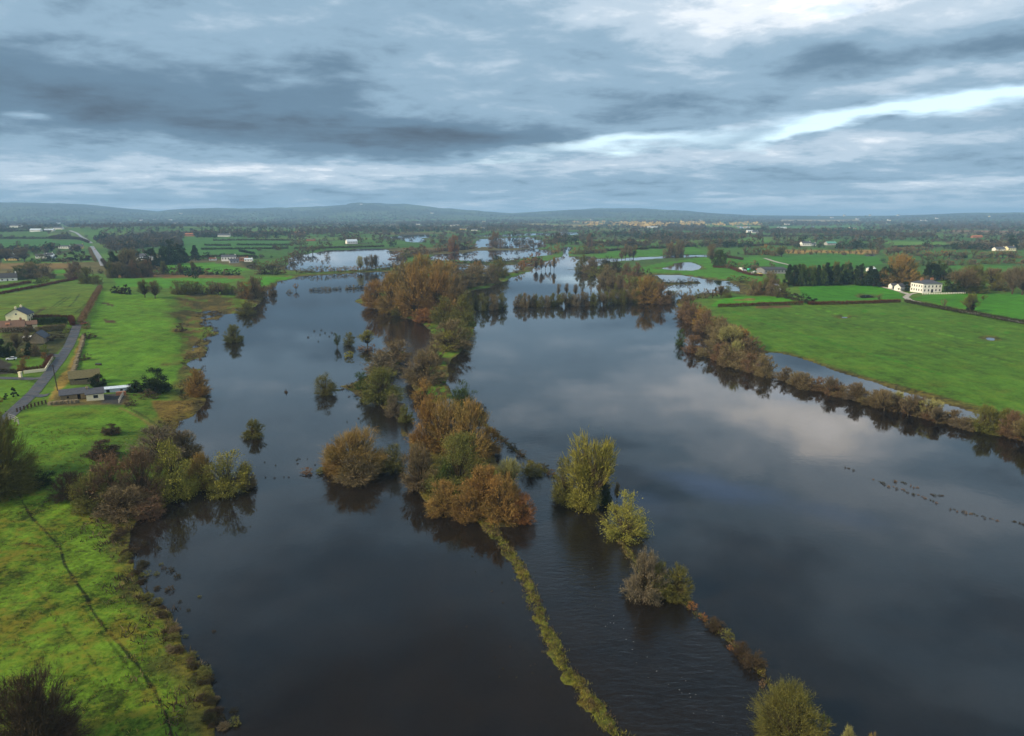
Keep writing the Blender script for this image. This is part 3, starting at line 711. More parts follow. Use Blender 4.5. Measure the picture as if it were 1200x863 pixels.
def limbs(P0, P1, P2, r0, r1, seg=4, sides=4):
    n = len(P0); rings = []
    for k in range(seg + 1):
        t = k / seg
        c = P0 * (1 - t) ** 2 + P1 * 2 * t * (1 - t) + P2 * t * t
        d = unit((P1 - P0) * (1 - t) + (P2 - P1) * t)
        u = unit(np.cross(d, np.array([0.31, 0.95, 0.12]))); w = np.cross(d, u)
        r = (r0 * (1 - t) + r1 * t)[:, None]
        rings.append(np.stack([c + (u * math.cos(a) + w * math.sin(a)) * r for a in np.arange(sides) * 2 * math.pi / sides], 1))
    V = np.stack(rings, 1)                    # n, seg+1, sides, 3
    idx = np.arange(n * (seg + 1) * sides).reshape(n, seg + 1, sides)
    a = idx[:, :-1]; b = idx[:, 1:]
    a2 = np.roll(a, -1, 2); b2 = np.roll(b, -1, 2)
    T = np.concatenate([np.stack([a, a2, b2], -1).reshape(-1, 3), np.stack([a, b2, b], -1).reshape(-1, 3)])
    return V.reshape(-1, 3), T

def joinm(parts):
    V, F, b = [], [], 0
    for v, f in parts:
        V.append(v); F.append(f + b); b += len(v)
    return np.concatenate(V), np.concatenate(F)

SHAPES = {  # lobes, branches, twigs per branch, twig length, leaves, crown bottom, trunk radius, upright pull
    'dome':      dict(lobes=13, nb=300, nt=19, tl=.12, lf=2600,    low=.02, tr=.022, up=.45, lr=.25),
    'fan':       dict(lobes=13, nb=270, nt=18, tl=.155, lf=1200, low=.06, tr=.026, up=.45, lr=.25),
    'leafy':     dict(lobes=11, nb=190, nt=10, tl=.12, lf=5600, low=.02, tr=.022, up=.30, lr=.24),
    'bare':      dict(lobes=14, nb=340, nt=10, tl=.11, lf=0,    low=.20, tr=.034, up=.12, lr=.20),
    'evergreen': dict(lobes=12, nb=90, nt=2, tl=.10, lf=6500,  low=.08, tr=.035, up=.10, lr=.23),
    'bramble':   dict(lobes=13, nb=260, nt=17, tl=.12, lf=2600,  low=.00, tr=.010, up=.10, lr=.28),
    'poplar':    dict(lobes=9, nb=160, nt=12, tl=.13, lf=0,    low=.06, tr=.03, up=1.1, lr=.2),
    'conifer':   dict(lobes=0, nb=120, nt=4, tl=.10, lf=5200,  low=.04, tr=.03, up=-.2, lr=.2),
}
def make_tree(shape, seed, lod):
    S = SHAPES[shape]; rng = np.random.RandomState(seed)
    skirted = shape in ('dome', 'leafy', 'bramble', 'evergreen', 'fan')
    k = (1.0, .62, .14, 2.6)[lod]; es = (1.0, 1.3, 2.6, .62)[lod]
    nb = max(int(S['nb'] * k), 10)
    if shape == 'conifer':
        zz = rng.uniform(.06, 1, nb); a = rng.uniform(0, 2 * math.pi, nb); rad = (1 - zz) * .46 * rng.uniform(.75, 1.08, nb) + .02
        E = np.stack([np.cos(a) * rad, np.sin(a) * rad, zz], 1); K = np.stack([E[:, 0] * .1, E[:, 1] * .1, zz * .96], 1)
        lobe = None
    else:
        cs, rs_ = [], []
        for i in range(S['lobes']):
            lr = S['lr'] * rng.uniform(.7, 1.2)
            a = 2 * math.pi * (i / max(S['lobes'] - 1, 1)) + rng.uniform(-.4, .4)
            if shape == 'poplar':
                c = np.array([rng.uniform(-.22, .22), rng.uniform(-.22, .22), S['low'] + .15 + (.75 - S['low']) * i / S['lobes']])
            elif shape == 'bare':
                th = rng.uniform(-.9, 1.45); c = np.array([.31 * math.cos(a * 2.4) * math.cos(th), .31 * math.sin(a * 2.4) * math.cos(th), .58 + .24 * math.sin(th)])
            elif i == 0: c = np.array([rng.uniform(-.08, .08), rng.uniform(-.08, .08), .98 - lr])
            elif i % 3 == 0: c = np.array([.13 * math.cos(a), .13 * math.sin(a), rng.uniform(.55, .82)])
            else:
                rr = .5 - lr * rng.uniform(.7, .95)
                skirt = shape in ('dome', 'leafy', 'bramble', 'evergreen', 'fan')
                c = np.array([rr * math.cos(a), rr * math.sin(a), (lr * rng.uniform(.55, 1.0) + rng.choice([0, .16, .3])) if skirt else S['low'] + lr * .75 + rng.uniform(0, .42) * (1 - S['low'])])
            cs.append(c); rs_.append(lr)
        cs = np.array(cs); rs_ = np.array(rs_)
        li = rng.randint(0, len(cs), nb)
        d = unit(rng.normal(size=(nb, 3)) + np.array([0, 0, .35]))
        E = cs[li] + d * (rs_[li] * rng.uniform(.45, .95, nb) ** .6)[:, None]
        E[:, 2] = np.clip(E[:, 2], S['low'] + .01, 1.0)
        K = cs[li] * np.array([.5, .5, .5])
        if skirted:
            ns = int(nb * .42); a = rng.uniform(0, 2 * math.pi, ns); rr = np.sqrt(rng.uniform(.12, 1, ns)) * .44 * (1 + .12 * np.sin(a * 3 + seed))
            E[:ns] = np.stack([np.cos(a) * rr, np.sin(a) * rr, rng.uniform(.02, .30, ns)], 1); K[:ns] = E[:ns] * [.55, .55, .6]
    # stems
    big = []
    ntr = 1 if shape in ('conifer', 'poplar', 'evergreen', 'bare') else 4
    if ntr == 1:
        top = np.array([[rng.uniform(-.03, .03), rng.uniform(-.03, .03), .55 if shape != 'conifer' else .95]])
        big.append(limbs(np.zeros((1, 3)) - [[0, 0, .03]], top * .5 + [[.02, 0, 0]], top, np.array([S['tr']]), np.array([S['tr'] * .35]), 5, 7))
        B = np.stack([E[:, 0] * 0, E[:, 1] * 0, np.clip(E[:, 2] * .45, .08, .55)], 1)
    else:
        a = rng.uniform(0, 6.28, ntr); tp = np.stack([np.cos(a) * .16, np.sin(a) * .16, rng.uniform(.35, .5, ntr)], 1)
        b0 = np.stack([np.cos(a) * .03, np.sin(a) * .03, a * 0 - .03], 1)
        big.append(limbs(b0, tp * [.4, .4, .6], tp, np.full(ntr, S['tr']), np.full(ntr, S['tr'] * .4), 5, 6))
        B = np.stack([E[:, 0] * .18, E[:, 1] * .18, np.clip(E[:, 2] * .35, .03, .4)], 1)
    nl = nb if lod != 2 else nb // 2
    big.append(limbs(B[:nl], (B[:nl] * .45 + K[:nl] * .55) + rng.normal(size=(nl, 3)) * .02, E[:nl], np.full(nl, S['tr'] * .30 * es ** .5), np.full(nl, .0022 * es), 4 if lod != 2 else 2, 3))
    # twigs fanning from the branch ends
    nt = S['nt']; n = nb * nt
    bi = np.repeat(np.arange(nb), nt)
    bd = unit(E - K)[bi]
    P = E[bi] - bd * rng.uniform(0, .10, n)[:, None] + rng.normal(size=(n, 3)) * .018
    out = unit(E * [1, 1, .8] - [0, 0, .12])[bi]
    upv = S['up'] * np.clip(E[bi][:, 2] * 1.6 - .1, .02, 1.0)[:, None] * np.array([[0, 0, 1.0]])
    D = unit(bd * .5 + out * .55 + upv + rng.normal(size=(n, 3)) * .42)
    L = S['tl'] * rng.uniform(.45, 1.25, n); Wd = .0085 * es * rng.uniform(.6, 1.3, n)
    crown = [slivers(rng, P, D, L, Wd)]
    # twiglets
    m = n // 2 if lod != 2 else 0
    if m:
        j = rng.randint(0, n, m); P2 = P[j] + D[j] * (L[j] * rng.uniform(.3, .9, m))[:, None]
        crown.append(slivers(rng, P2, unit(D[j] + rng.normal(size=(m, 3)) * .6), L[j] * .5, Wd[j] * .8))
    nf = int(S['lf'] * k)
    if nf:
        j = rng.randint(0, nb, nf)
        sp_ = .062 if shape != 'conifer' else .05
        PL = E[j] + rng.normal(size=(nf, 3)) * sp_ * [1, 1, .75]
        PL[:, 2] = np.clip(PL[:, 2], .01, 1.05)
        crown.append(leaflets(rng, PL, (.044 if shape in ('evergreen', 'conifer') else .026) * es * rng.uniform(.6, 1.4, nf)))
    tv, cv = joinm(big), joinm(crown)
    sc_ = np.array([1, 1, 1 / np.percentile(cv[0][:, 2], 99.5)])
    rad = np.percentile(np.hypot(cv[0][:, 0], cv[0][:, 1]), 97); sc_[:2] = .5 / rad
    return (tv[0] * sc_, tv[1]), (cv[0] * sc_, cv[1])

VEG = {  # two twig colours each; the wood that carries them
    'orange': ((0.271, 0.153, 0.047), (0.165, 0.124, 0.04)), 'brown': ((0.169, 0.125, 0.069), (0.125, 0.106, 0.05)), 'redbrown': ((0.175, 0.103, 0.06), (0.119, 0.085, 0.045)),
    'grey': ((0.156, 0.125, 0.088), (0.112, 0.098, 0.056)), 'olive': ((0.136, 0.127, 0.033), (0.088, 0.097, 0.026)), 'yellow': ((0.254, 0.236, 0.045), (0.142, 0.153, 0.031)),
    'green': ((.050, .078, .018), (.034, .058, .014)), 'dark': ((.016, .030, .012), (.024, .036, .012)), 'bramble': ((.066, .045, .028), (.048, .038, .020)),
    'gold': ((.60, .44, .19), (.34, .25, .11)), 'pale': ((0.295, 0.283, 0.106), (0.201, 0.201, 0.071)), 'lime': ((.17, .22, .03), (.10, .15, .02)), 'rust': ((.26, .120, .042), (.15, .075, .028)),  # gold also carries painted sunlight on the far woods
    'plain_brown': ((.082, .062, .036), (.056, .052, .026)), 'plain_grey': ((.070, .056, .040), (.050, .046, .028)),
    'hedge': ((.048, .038, .020), (.034, .034, .014)), 'beech': ((.105, .035, .020), (.065, .028, .016)),
}
def veg_mat(key):
    nm = 'foliage_' + key
    if nm in MATS: return MATS[nm]
    m, nt, bs = new_mat(nm)
    tc = node(nt, 'ShaderNodeTexCoord'); oi = node(nt, 'ShaderNodeObjectInfo')
    add = nt.nodes.new('ShaderNodeVectorMath'); add.operation = 'ADD'
    cx = node(nt, 'ShaderNodeCombineXYZ', X=NV(nt, oi.outputs['Random']) * 37.0); nt.links.new(tc.outputs['Object'], add.inputs[0]); nt.links.new(cx.outputs[0], add.inputs[1])
    n1 = noise(nt, add.outputs[0], 2.6, 3, 0.6); n2 = noise(nt, add.outputs[0], 14.0, 2, 0.5)
    c1, c2 = VEG[key]
    f = ((n1 * 0.8 + n2 * 0.3 - 0.35) * 2.6 + (NV(nt, oi.outputs['Random']) - 0.5) * 0.7).clamp()
    col = mixc(nt, f, c1, c2)
    v = n2 * 0.8 + NV(nt, oi.outputs['Random']) * 0.4 + 0.40
    col = mixc(nt, 1.0, col, node(nt, 'ShaderNodeCombineXYZ', X=v, Y=v, Z=v).outputs[0], 'MULTIPLY')
    nt.links.new(col, bs.inputs['Base Color'])
    bs.inputs['Roughness'].default_value = .9; bs.inputs['Specular IOR Level'].default_value = .1
    MATS[nm] = m
    return m
BARK = plain('bark', (.060, .048, .030), .95, .1, .35, 3.0)

HOMES = []
PROTO = {}
NVAR = (3, 3, 3, 2)
def proto(shape, lod, var):
    key = (shape, lod, var)
    if key not in PROTO:
        (tv, tf), (cv, cf) = make_tree(shape, hash_seed(shape) + var * 31 + lod * 7, lod)
        if lod == 2:
            V, F = joinm([(tv, tf), (cv, cf)])
            fm = np.concatenate([np.zeros(len(tf)), np.ones(len(cf))]).astype(int)
            PROTO[key] = (np_mesh(shape + '_tree', V, F, [BARK, BARK], fm),)
        else:
            PROTO[key] = (np_mesh(shape + '_trunk', tv, tf, [BARK]), np_mesh(shape + '_crown', cv, cf, [BARK]))
    return PROTO[key]
def hash_seed(s): return sum(ord(c) * (i + 3) for i, c in enumerate(s)) % 9973

def set_mat(o, slot, m):
    o.material_slots[slot].link = 'OBJECT'; o.material_slots[slot].material = m

NAME = {'dome': 'willow_tree', 'fan': 'willow_tree', 'leafy': 'willow_tree', 'bare': 'bare_tree', 'evergreen': 'evergreen_tree', 'bramble': 'bush', 'poplar': 'poplar_tree', 'conifer': 'conifer_tree'}
TRNG = random.Random(5)
def tree(px, base, top, w, shape, mat, label, cat='tree', group=None, name=None, lod=None):
    """a tree whose visible foot, top and width in metres are worked out where it stands on the ground"""
    p = at(px, base)
    k = mpp(p); wm = w * k * 1.10
    dirv = Vector((p.x, p.y, 0)).normalized()
    low = shape in ('dome', 'leafy', 'bramble', 'evergreen', 'fan')
    dip = math.atan2(CAM_H - p.z, math.hypot(p.x, p.y))
    if low:
        p = p + dirv * (wm * 0.5 * (0.75 if shape != 'fan' else .4)); p.z = hz(p.x, p.y)
    z = p.z if p.z > 0 else max(p.z, -0.4 if (base - top) * k > 2.5 else -0.06)
    # height so that the crown's top meets the sight line
    hm = max((base - top) * k / math.cos(dip) - (wm * 0.30 * math.sin(dip) if low else 0), wm * 0.35)
    hpx = base - top
    if lod is None: lod = 3 if w >= 70 else 0 if hpx >= 30 else (1 if hpx >= 13 else 2)
    ms = proto(shape, lod, TRNG.randrange(NVAR[lod]))
    nm = name or NAME[shape]
    rz = TRNG.uniform(0, 6.283); sc = (wm, wm * TRNG.uniform(.92, 1.08), hm)
    if len(ms) == 1:
        o = link(nm, ms[0]); o.location = (p.x, p.y, z); o.rotation_euler = (0, 0, rz); o.scale = sc
        set_mat(o, 1, veg_mat(mat)); root = o
    else:
        root = empty(nm, (p.x, p.y, z), rz); root.scale = sc
        link('trunk', ms[0], root)
        c = link('crown', ms[1], root); set_mat(c, 0, veg_mat(mat))
    tag(root, label, cat, group)
    return root

ADJ = {'orange': 'orange-brown', 'brown': 'brown', 'redbrown': 'red-brown', 'grey': 'grey-brown', 'olive': 'olive', 'yellow': 'yellow-green', 'green': 'green', 'dark': 'dark green', 'bramble': 'dark brown',
       'gold': 'golden', 'pale': 'pale', 'lime': 'bright green', 'rust': 'rust-coloured', 'hedge': 'dark', 'beech': 'russet'}
def along(pts, n):
    pts = np.array(pts, float); s = np.r_[0, np.cumsum(np.hypot(*np.diff(pts, axis=0).T))]
    t = (np.arange(n) + .5) / n * s[-1]
    return np.stack([np.interp(t, s, pts[:, 0]), np.interp(t, s, pts[:, 1])], 1)

def row(pts, n, h, w, shapes, mats, label, group, jit=0.25, cat='tree', name=None):
    q = along(pts, n)
    for i, (x, y) in enumerate(q):
        t = i / max(n - 1, 1)
        hh = (h if not isinstance(h, tuple) else h[0] + (h[1] - h[0]) * t) * TRNG.uniform(1 - jit, 1 + jit)
        ww = (w if not isinstance(w, tuple) else w[0] + (w[1] - w[0]) * t) * TRNG.uniform(1 - jit, 1 + jit)
        m = TRNG.choice(mats); sh = TRNG.choice(shapes)
        tree(x + TRNG.uniform(-.15, .15) * ww, y + TRNG.uniform(-.06, .06) * hh, y - hh, ww, sh, m, label.format(c=ADJ[m], s={'bare': 'bare', 'poplar': 'slender', 'evergreen': 'dense', 'conifer': 'pointed', 'leafy': 'bushy'}.get(sh, 'twiggy')), cat, group, name)

def hedge(pts, hm, wm, mat, label, dens=1.0, name='hedge', cat='hedge', es=None, group=None, gaps=0.0, kind=None):
    """one clipped or rough hedge following the ground"""
    rng = np.random.RandomState(int(abs(pts[0][0]) * 7 + abs(pts[0][1]) * 13) % 9999)
    W = [at(*p) for p in pts]
    PP = []
    for a, b in zip(W[:-1], W[1:]):
        L = (b - a).length; n = max(int(L / 1.0), 1)
        for i in range(n): PP.append(a.lerp(b, i / n))
    PP.append(W[-1]); PP = np.array([tuple(v) for v in PP])
    dist = np.hypot(PP[:, 0].mean(), PP[:, 1].mean())
    s = es or max(0.22, dist * 0.0009)
    total = len(PP)
    n = int(min(9000, total * hm * (wm + hm) * dens * 2.2 / (s * s)))
    j = rng.randint(0, total, n)
    u = rng.uniform(-1, 1, n); v = rng.uniform(0, 1, n) ** .7
    hv = hm * (1 + .35 * fbm(PP[j, 0] / 7, PP[j, 1] / 7, 5, 3)) 
    if gaps > 0:
        keep = vnoise(PP[j, 0] / 9, PP[j, 1] / 9, 8) > -0.5 + gaps; j, u, v, hv = j[keep], u[keep], v[keep], hv[keep]; n = len(j)
    tn = PP[np.minimum(j + 1, total - 1)] - PP[np.maximum(j - 1, 0)]; nv = unit(np.stack([-tn[:, 1], tn[:, 0]], 1))
    wv = wm * .5 * (1 - .45 * v)
    X = PP[j, 0] + nv[:, 0] * u * wv + rng.normal(size=n) * .3; Y = PP[j, 1] + nv[:, 1] * u * wv + rng.normal(size=n) * .3
    Z = PP[j, 2] + v * hv
    P = np.stack([X, Y, Z], 1)
    o0 = PP[0].copy()
    k = n // 2
    D = unit(np.stack([nv[:, 0] * u, nv[:, 1] * u, .5 + v], 1) + rng.normal(size=(n, 3)) * .6)
    V, F = joinm([leaflets(rng, P[:k] - o0, s * rng.uniform(.7, 1.4, k)), slivers(rng, P[k:] - o0, D[k:], s * 2.6 * rng.uniform(.6, 1.3, n - k), np.full(n - k, s * .45))])
    o = link(name, np_mesh(name, V, F, [veg_mat(mat)]), loc=tuple(o0))
    tag(o, label, cat, group, kind)
    return o
def build_trees():
    T = tree
    # --- trees standing in the left flood
    T(274, 402, 380, 21, 'dome', 'olive', 'lone olive bush in the left flood, beside the rushy marsh edge', lod=0)
    T(381, 464, 437, 25, 'leafy', 'olive', 'small round olive-green tree alone in the left flood with a low bank beside it', lod=0)
    T(297, 515, 491, 24, 'dome', 'olive', 'lone brown-olive round bush in open water off the left thicket', lod=0)
    T(395, 407, 390, 8, 'poplar', 'green', 'thinnest of three small trees in the flood, like a narrow post', lod=1)
    T(409, 406, 389, 14, 'leafy', 'olive', 'middle of three small flooded trees, round and olive')
    T(431, 406, 387, 19, 'bare', 'yellow', 'right of three small flooded trees, open and leaning over rusty scrub')
    T(410, 420, 411, 12, 'leafy', 'yellow', 'tiny olive bush in water just before three small trees', cat='bush', name='bush')
    T(436, 411, 402, 9, 'bramble', 'redbrown', 'small red-brown scrub right of the three small flooded trees', cat='bush', name='bush')
    T(425, 411, 404, 14, 'bramble', 'redbrown', 'low rusty scrub at the foot of the leaning flooded tree', cat='bush', name='bush')
    T(418, 558, 500, 74, 'fan', 'orange', 'wide flooded willow with orange twig tips left of the big clump')
    T(392, 556, 520, 30, 'dome', 'orange', 'small orange willow on the left flank of the wide flooded willow')
    T(418, 570, 534, 52, 'dome', 'brown', 'brown skirt of low willow in front of the wide flooded willow')
    T(460, 556, 520, 34, 'leafy', 'olive', 'round olive bush between the wide flooded willow and the big clump')
    T(360, 557, 549, 15, 'bramble', 'redbrown', 'small brown tuft of scrub in water left of the wide flooded willow', cat='bush', name='bush')
    T(380, 556, 548, 20, 'bramble', 'olive', 'low olive scrub touching the left side of the wide flooded willow', cat='bush', name='bush')
    # --- left river strip
    T(463, 427, 400, 46, 'dome', 'brown', 'broad brown bush at the far end of the left river strip', group=None)
    T(447, 443, 414, 42, 'dome', 'grey', 'grey-brown bush second along the left river strip')
    T(424, 458, 436, 17, 'leafy', 'green', 'small greenish bush on the outer edge of the left river strip')
    T(449, 476, 433, 50, 'dome', 'olive', 'largest olive-brown bush on the left river strip')
    T(463, 490, 464, 23, 'dome', 'grey', 'narrow grey bush at the near end of the left river strip')
    T(476, 496, 474, 18, 'dome', 'olive', 'olive sapling where the left river strip meets the orange clump')
    # --- willow island tail beside the green bank
    T(528, 414, 375, 48, 'dome', 'brown', 'brown willow at the head of the green bank below the great willows')
    T(540, 400, 374, 30, 'leafy', 'olive', 'olive willow between the great willows and the green bank')
    T(524, 414, 388, 28, 'leafy', 'yellow', 'yellowish olive willow in front of the brown one by the green bank')
    T(508, 428, 402, 24, 'dome', 'brown', 'small brown willow by the river where the green bank narrows')
    T(498, 453, 412, 46, 'dome', 'brown', 'broad brown-olive willow between river and green bank')
    T(486, 452, 428, 26, 'dome', 'grey', 'grey willow leaning to the river beside the broad brown-olive one')
    T(497, 474, 445, 30, 'leafy', 'orange', 'orange-olive bush at the upper tip of the orange clump')
    T(542, 484, 449, 32, 'leafy', 'green', 'dense green holly-like tree at the right shoulder of the orange clump')
    T(560, 489, 472, 22, 'bramble', 'hedge', 'dark low scrub at the foot of the dense green tree', cat='bush', name='bush')
    # --- orange clump
    T(503, 528, 468, 42, 'fan', 'orange', 'tall orange willow at the upper left of the orange clump')
    T(524, 530, 464, 46, 'fan', 'orange', 'tall orange willow at the top of the orange clump')
    T(550, 542, 468, 54, 'fan', 'orange', 'spreading orange willow at the upper right of the orange clump')
    T(572, 534, 500, 30, 'fan', 'orange', 'small orange willow by the hedge bank right of the clump')
    T(493, 575, 520, 44, 'fan', 'brown', 'brown willow on the lower left edge of the orange clump')
    T(537, 585, 512, 74, 'leafy', 'olive', 'big grey-olive willow in the middle of the orange clump')
    T(524, 580, 533, 34, 'leafy', 'green', 'ivy-green willow in the heart of the orange clump')
    T(570, 606, 550, 54, 'dome', 'orange', 'orange willow mound at the front centre of the clump')
    T(521, 608, 568, 44, 'dome', 'orange', 'low orange mound at the front left of the clump')
    T(548, 614, 574, 38, 'dome', 'orange', 'small orange mound on the front edge of the clump above the drowned bank')
    T(588, 617, 562, 46, 'dome', 'orange', 'orange-olive mound at the front right of the clump')
    T(612, 617, 582, 32, 'dome', 'rust', 'smallest rusty mound at the right tip of the clump')
    T(597, 575, 538, 24, 'bare', 'pale', 'thin pale sapling on the right of the clump before the river')
    T(623, 560, 540, 30, 'bramble', 'olive', 'low brown bush on the hedge line across the river from the clump', cat='bush', name='bush')
    # --- right river bank
    T(694, 594, 513, 58, 'bare', 'yellow', 'tall bare yellow-green tree standing over the right river bank')
    T(684, 602, 546, 42, 'leafy', 'yellow', 'bright olive bush in front of the tall bare yellow-green tree')
    T(662, 592, 538, 34, 'leafy', 'olive', 'dark olive bush left of the tall bare yellow-green tree')
    T(708, 592, 556, 16, 'evergreen', 'dark', 'dark ivy column right of the tall bare yellow-green tree')
    T(732, 638, 584, 54, 'leafy', 'yellow', 'round yellow-olive bush on the right river bank')
    T(723, 588, 566, 7, 'bare', 'brown', 'thin bare sprig rising between bare tree and round yellow-olive bush', name='sapling')
    T(754, 708, 650, 46, 'dome', 'grey', 'spindly grey-olive willow leaning over the river below the round bush')
    T(770, 704, 660, 34, 'dome', 'olive', 'olive scrub willow beside the spindly one')
    T(792, 708, 668, 36, 'dome', 'olive', 'last thin olive willow before the rusty drowned hedge')
    T(922, 884, 818, 78, 'dome', 'olive', 'big olive-brown bush in water at the bottom edge of the photo')
    T(992, 880, 850, 18, 'fan', 'pale', 'pale reed-like shoot of willow right of the bottom bush', name='sapling')
    T(1020, 884, 858, 14, 'fan', 'orange', 'small orange shoot at the bottom edge, farthest right', name='sapling')
    for i, (x, y, h, w, mt, lb) in enumerate([(811, 716, 10, 13, 'rust', 'rust-red debris heap first along the drowned hedge below the willows'), (824, 728, 9, 10, 'rust', 'rust-red brush second along the drowned hedge'),
            (838, 741, 13, 22, 'bramble', 'dark brush in the middle of the drowned hedge'), (853, 752, 12, 16, 'olive', 'olive brush behind the last rust-red tuft of the drowned hedge'),
            (856, 763, 6, 8, 'rust', 'last small rust-red tuft of the drowned hedge'), (868, 772, 16, 22, 'bramble', 'dark dead stems near the end of the drowned hedge'), (882, 788, 20, 30, 'bramble', 'biggest dark stand of dead stems at the end of the drowned hedge'),
            (893, 806, 8, 8, 'redbrown', 'single small tuft past the end of the drowned hedge')]):
        T(x, y, y - h, w, 'bramble', mt, lb, cat='bush', name='bush')
    for i, (x, y, w) in enumerate([(582, 512, 10), (590, 520, 13), (600, 528, 14), (610, 536, 13), (637, 552, 14), (646, 558, 12)]):
        T(x, y, y - 8, w, 'bramble', ('hedge', 'redbrown')[i % 2], 'low dark scrub on the thin bank right of the orange clump', cat='bush', name='bush', group='scrub along the thin bank')
    # --- thicket on the left shore
    T(190, 545, 501, 60, 'dome', 'grey', 'grey-brown bush at the back of the shore thicket')
    T(217, 538, 506, 34, 'dome', 'brown', 'small brown bush at the back right of the shore thicket')
    T(207, 590, 520, 54, 'leafy', 'yellow', 'bright yellow-olive willow in the middle of the shore thicket')
    T(168, 592, 526, 52, 'fan', 'redbrown', 'red-brown twiggy willow left of the yellow-olive one in the thicket')
    T(132, 598, 538, 54, 'dome', 'redbrown', 'broad red-brown bush in the left part of the shore thicket')
    T(107, 604, 556, 44, 'leafy', 'olive', 'olive bush at the front left of the shore thicket')
    T(146, 612, 572, 60, 'dome', 'brown', 'brown mound on the front edge of the shore thicket')
    T(84, 590, 556, 46, 'bramble', 'bramble', 'dark brambles at the far left of the shore thicket', cat='bush')
    T(176, 612, 584, 32, 'bramble', 'redbrown', 'low russet scrub in the water at the thicket foot', cat='bush')
    T(237, 577, 534, 30, 'dome', 'orange', 'orange-brown bush between the yellow-olive willow and the end bush')
    T(267, 583, 527, 52, 'leafy', 'yellow', 'olive bush standing in water at the right end of the thicket')
    T(290, 574, 542, 20, 'dome', 'brown', 'small brown bush on the water side of the end bush')
    T(119, 540, 518, 38, 'evergreen', 'bramble', 'larger of two dark bramble mounds on the sloping pasture', cat='bush', name='bush', lod=0)
    T(131, 511, 498, 20, 'evergreen', 'bramble', 'smaller of two dark bramble mounds on the sloping pasture', cat='bush', name='bush', lod=0)
    T(47, 575, 554, 34, 'bramble', 'dark', 'dark green bramble under the bare tree at the left edge', cat='bush')
    T(-2, 592, 490, 80, 'dome', 'olive', 'big rounded olive tree at the left edge above the footpath')
    T(-16, 565, 496, 60, 'dome', 'olive', 'second olive tree cut by the left edge')
    T(50, 912, 806, 98, 'dome', 'bramble', 'large dark brown thorn bush at the bottom left corner', cat='bush', name='bush')
    T(233, 466, 434, 28, 'dome', 'orange', 'orange bush on the shore where a line crosses the flood')
    T(184, 463, 433, 32, 'evergreen', 'dark', 'round dark evergreen bush right of the ruined farm', lod=0)
    T(159, 461, 447, 18, 'evergreen', 'dark', 'small dark bush between tin shed and round evergreen')
    T(173, 469, 457, 26, 'bramble', 'bramble', 'dark bramble below the round dark evergreen', cat='bush')
    T(153, 477, 468, 15, 'bramble', 'bramble', 'small brown bramble by the yard gate of the ruined farm', cat='bush')
    T(115, 455, 439, 16, 'evergreen', 'dark', 'ivy bush against the open end of the mossy barn', cat='bush')
    T(212, 390, 379, 13, 'bramble', 'bramble', 'dark bush on the marsh edge of the green slope', cat='bush')
    T(100, 423, 415, 12, 'bramble', 'bramble', 'dark bush on the green slope beside the lane wall', cat='bush')
    T(105, 398, 391, 18, 'bramble', 'bramble', 'low dark scrub running into the slope from the lane hedge', cat='bush')
    T(101, 386, 376, 12, 'bramble', 'brown', 'brown bush beside the red car', cat='bush')
    T(288, 370, 353, 22, 'dome', 'olive', 'olive bush on the shore at the upper end of the marsh')
    # --- garden
    for a in [(16.5, 465, 454, 8, 'conifer', 'dark', 'taller of two dark conifers on the lawn corner by the lane'), (8, 468, 461, 7, 'conifer', 'dark', 'shorter of two dark conifers on the lawn corner by the lane'),
              (1, 472, 465, 6, 'bramble', 'rust', 'reddish shrub left of the two lawn conifers'), (27, 436, 421, 11, 'dome', 'orange', 'round orange-brown shrub on the lawn by the cream wall'),
              (30.5, 421.5, 417, 8, 'dome', 'rust', 'low bright orange shrub behind the white car'), (26.5, 413, 409, 5, 'leafy', 'gold', 'small golden shrub in the garden'),
              (53, 415, 404, 9, 'leafy', 'lime', 'yellow-green shrub at the end of the garden'), (52, 421, 413, 7, 'dome', 'rust', 'russet shrub in front of the yellow-green one'),
              (42, 418, 403, 10, 'dome', 'brown', 'brown shrub in the middle of the garden'), (36, 417, 402, 11, 'evergreen', 'dark', 'dark shrub left of the brown garden shrub'),
              (12, 418, 402, 12, 'evergreen', 'green', 'large green shrub behind the white car'), (4, 420, 398, 13, 'evergreen', 'dark', 'tall dark shrub left of the white car'),
              (20, 412, 390, 15, 'bare', 'brown', 'bare brown tree in the garden before the stone outbuilding'), (32, 404, 388, 10, 'bare', 'brown', 'thin bare tree behind the carport'),
              (60, 400, 391, 14, 'bramble', 'bramble', 'dark garden scrub right of the stone outbuilding'), (70, 397, 389, 14, 'bramble', 'hedge', 'dark scrub between outbuilding and lane'),
              (78, 391, 383, 7, 'leafy', 'lime', 'bright yellow-green shrub at the lane gate'), (24, 420, 412, 8, 'dome', 'olive', 'olive shrub by the golden one')]:
        T(a[0], a[1], a[2], a[3], a[4], a[5], a[6], cat='shrub' if a[4] not in ('conifer', 'bare') else 'tree', name='shrub' if a[4] not in ('conifer', 'bare') else None)
    # --- great willows
    G = 'great willows on the island'
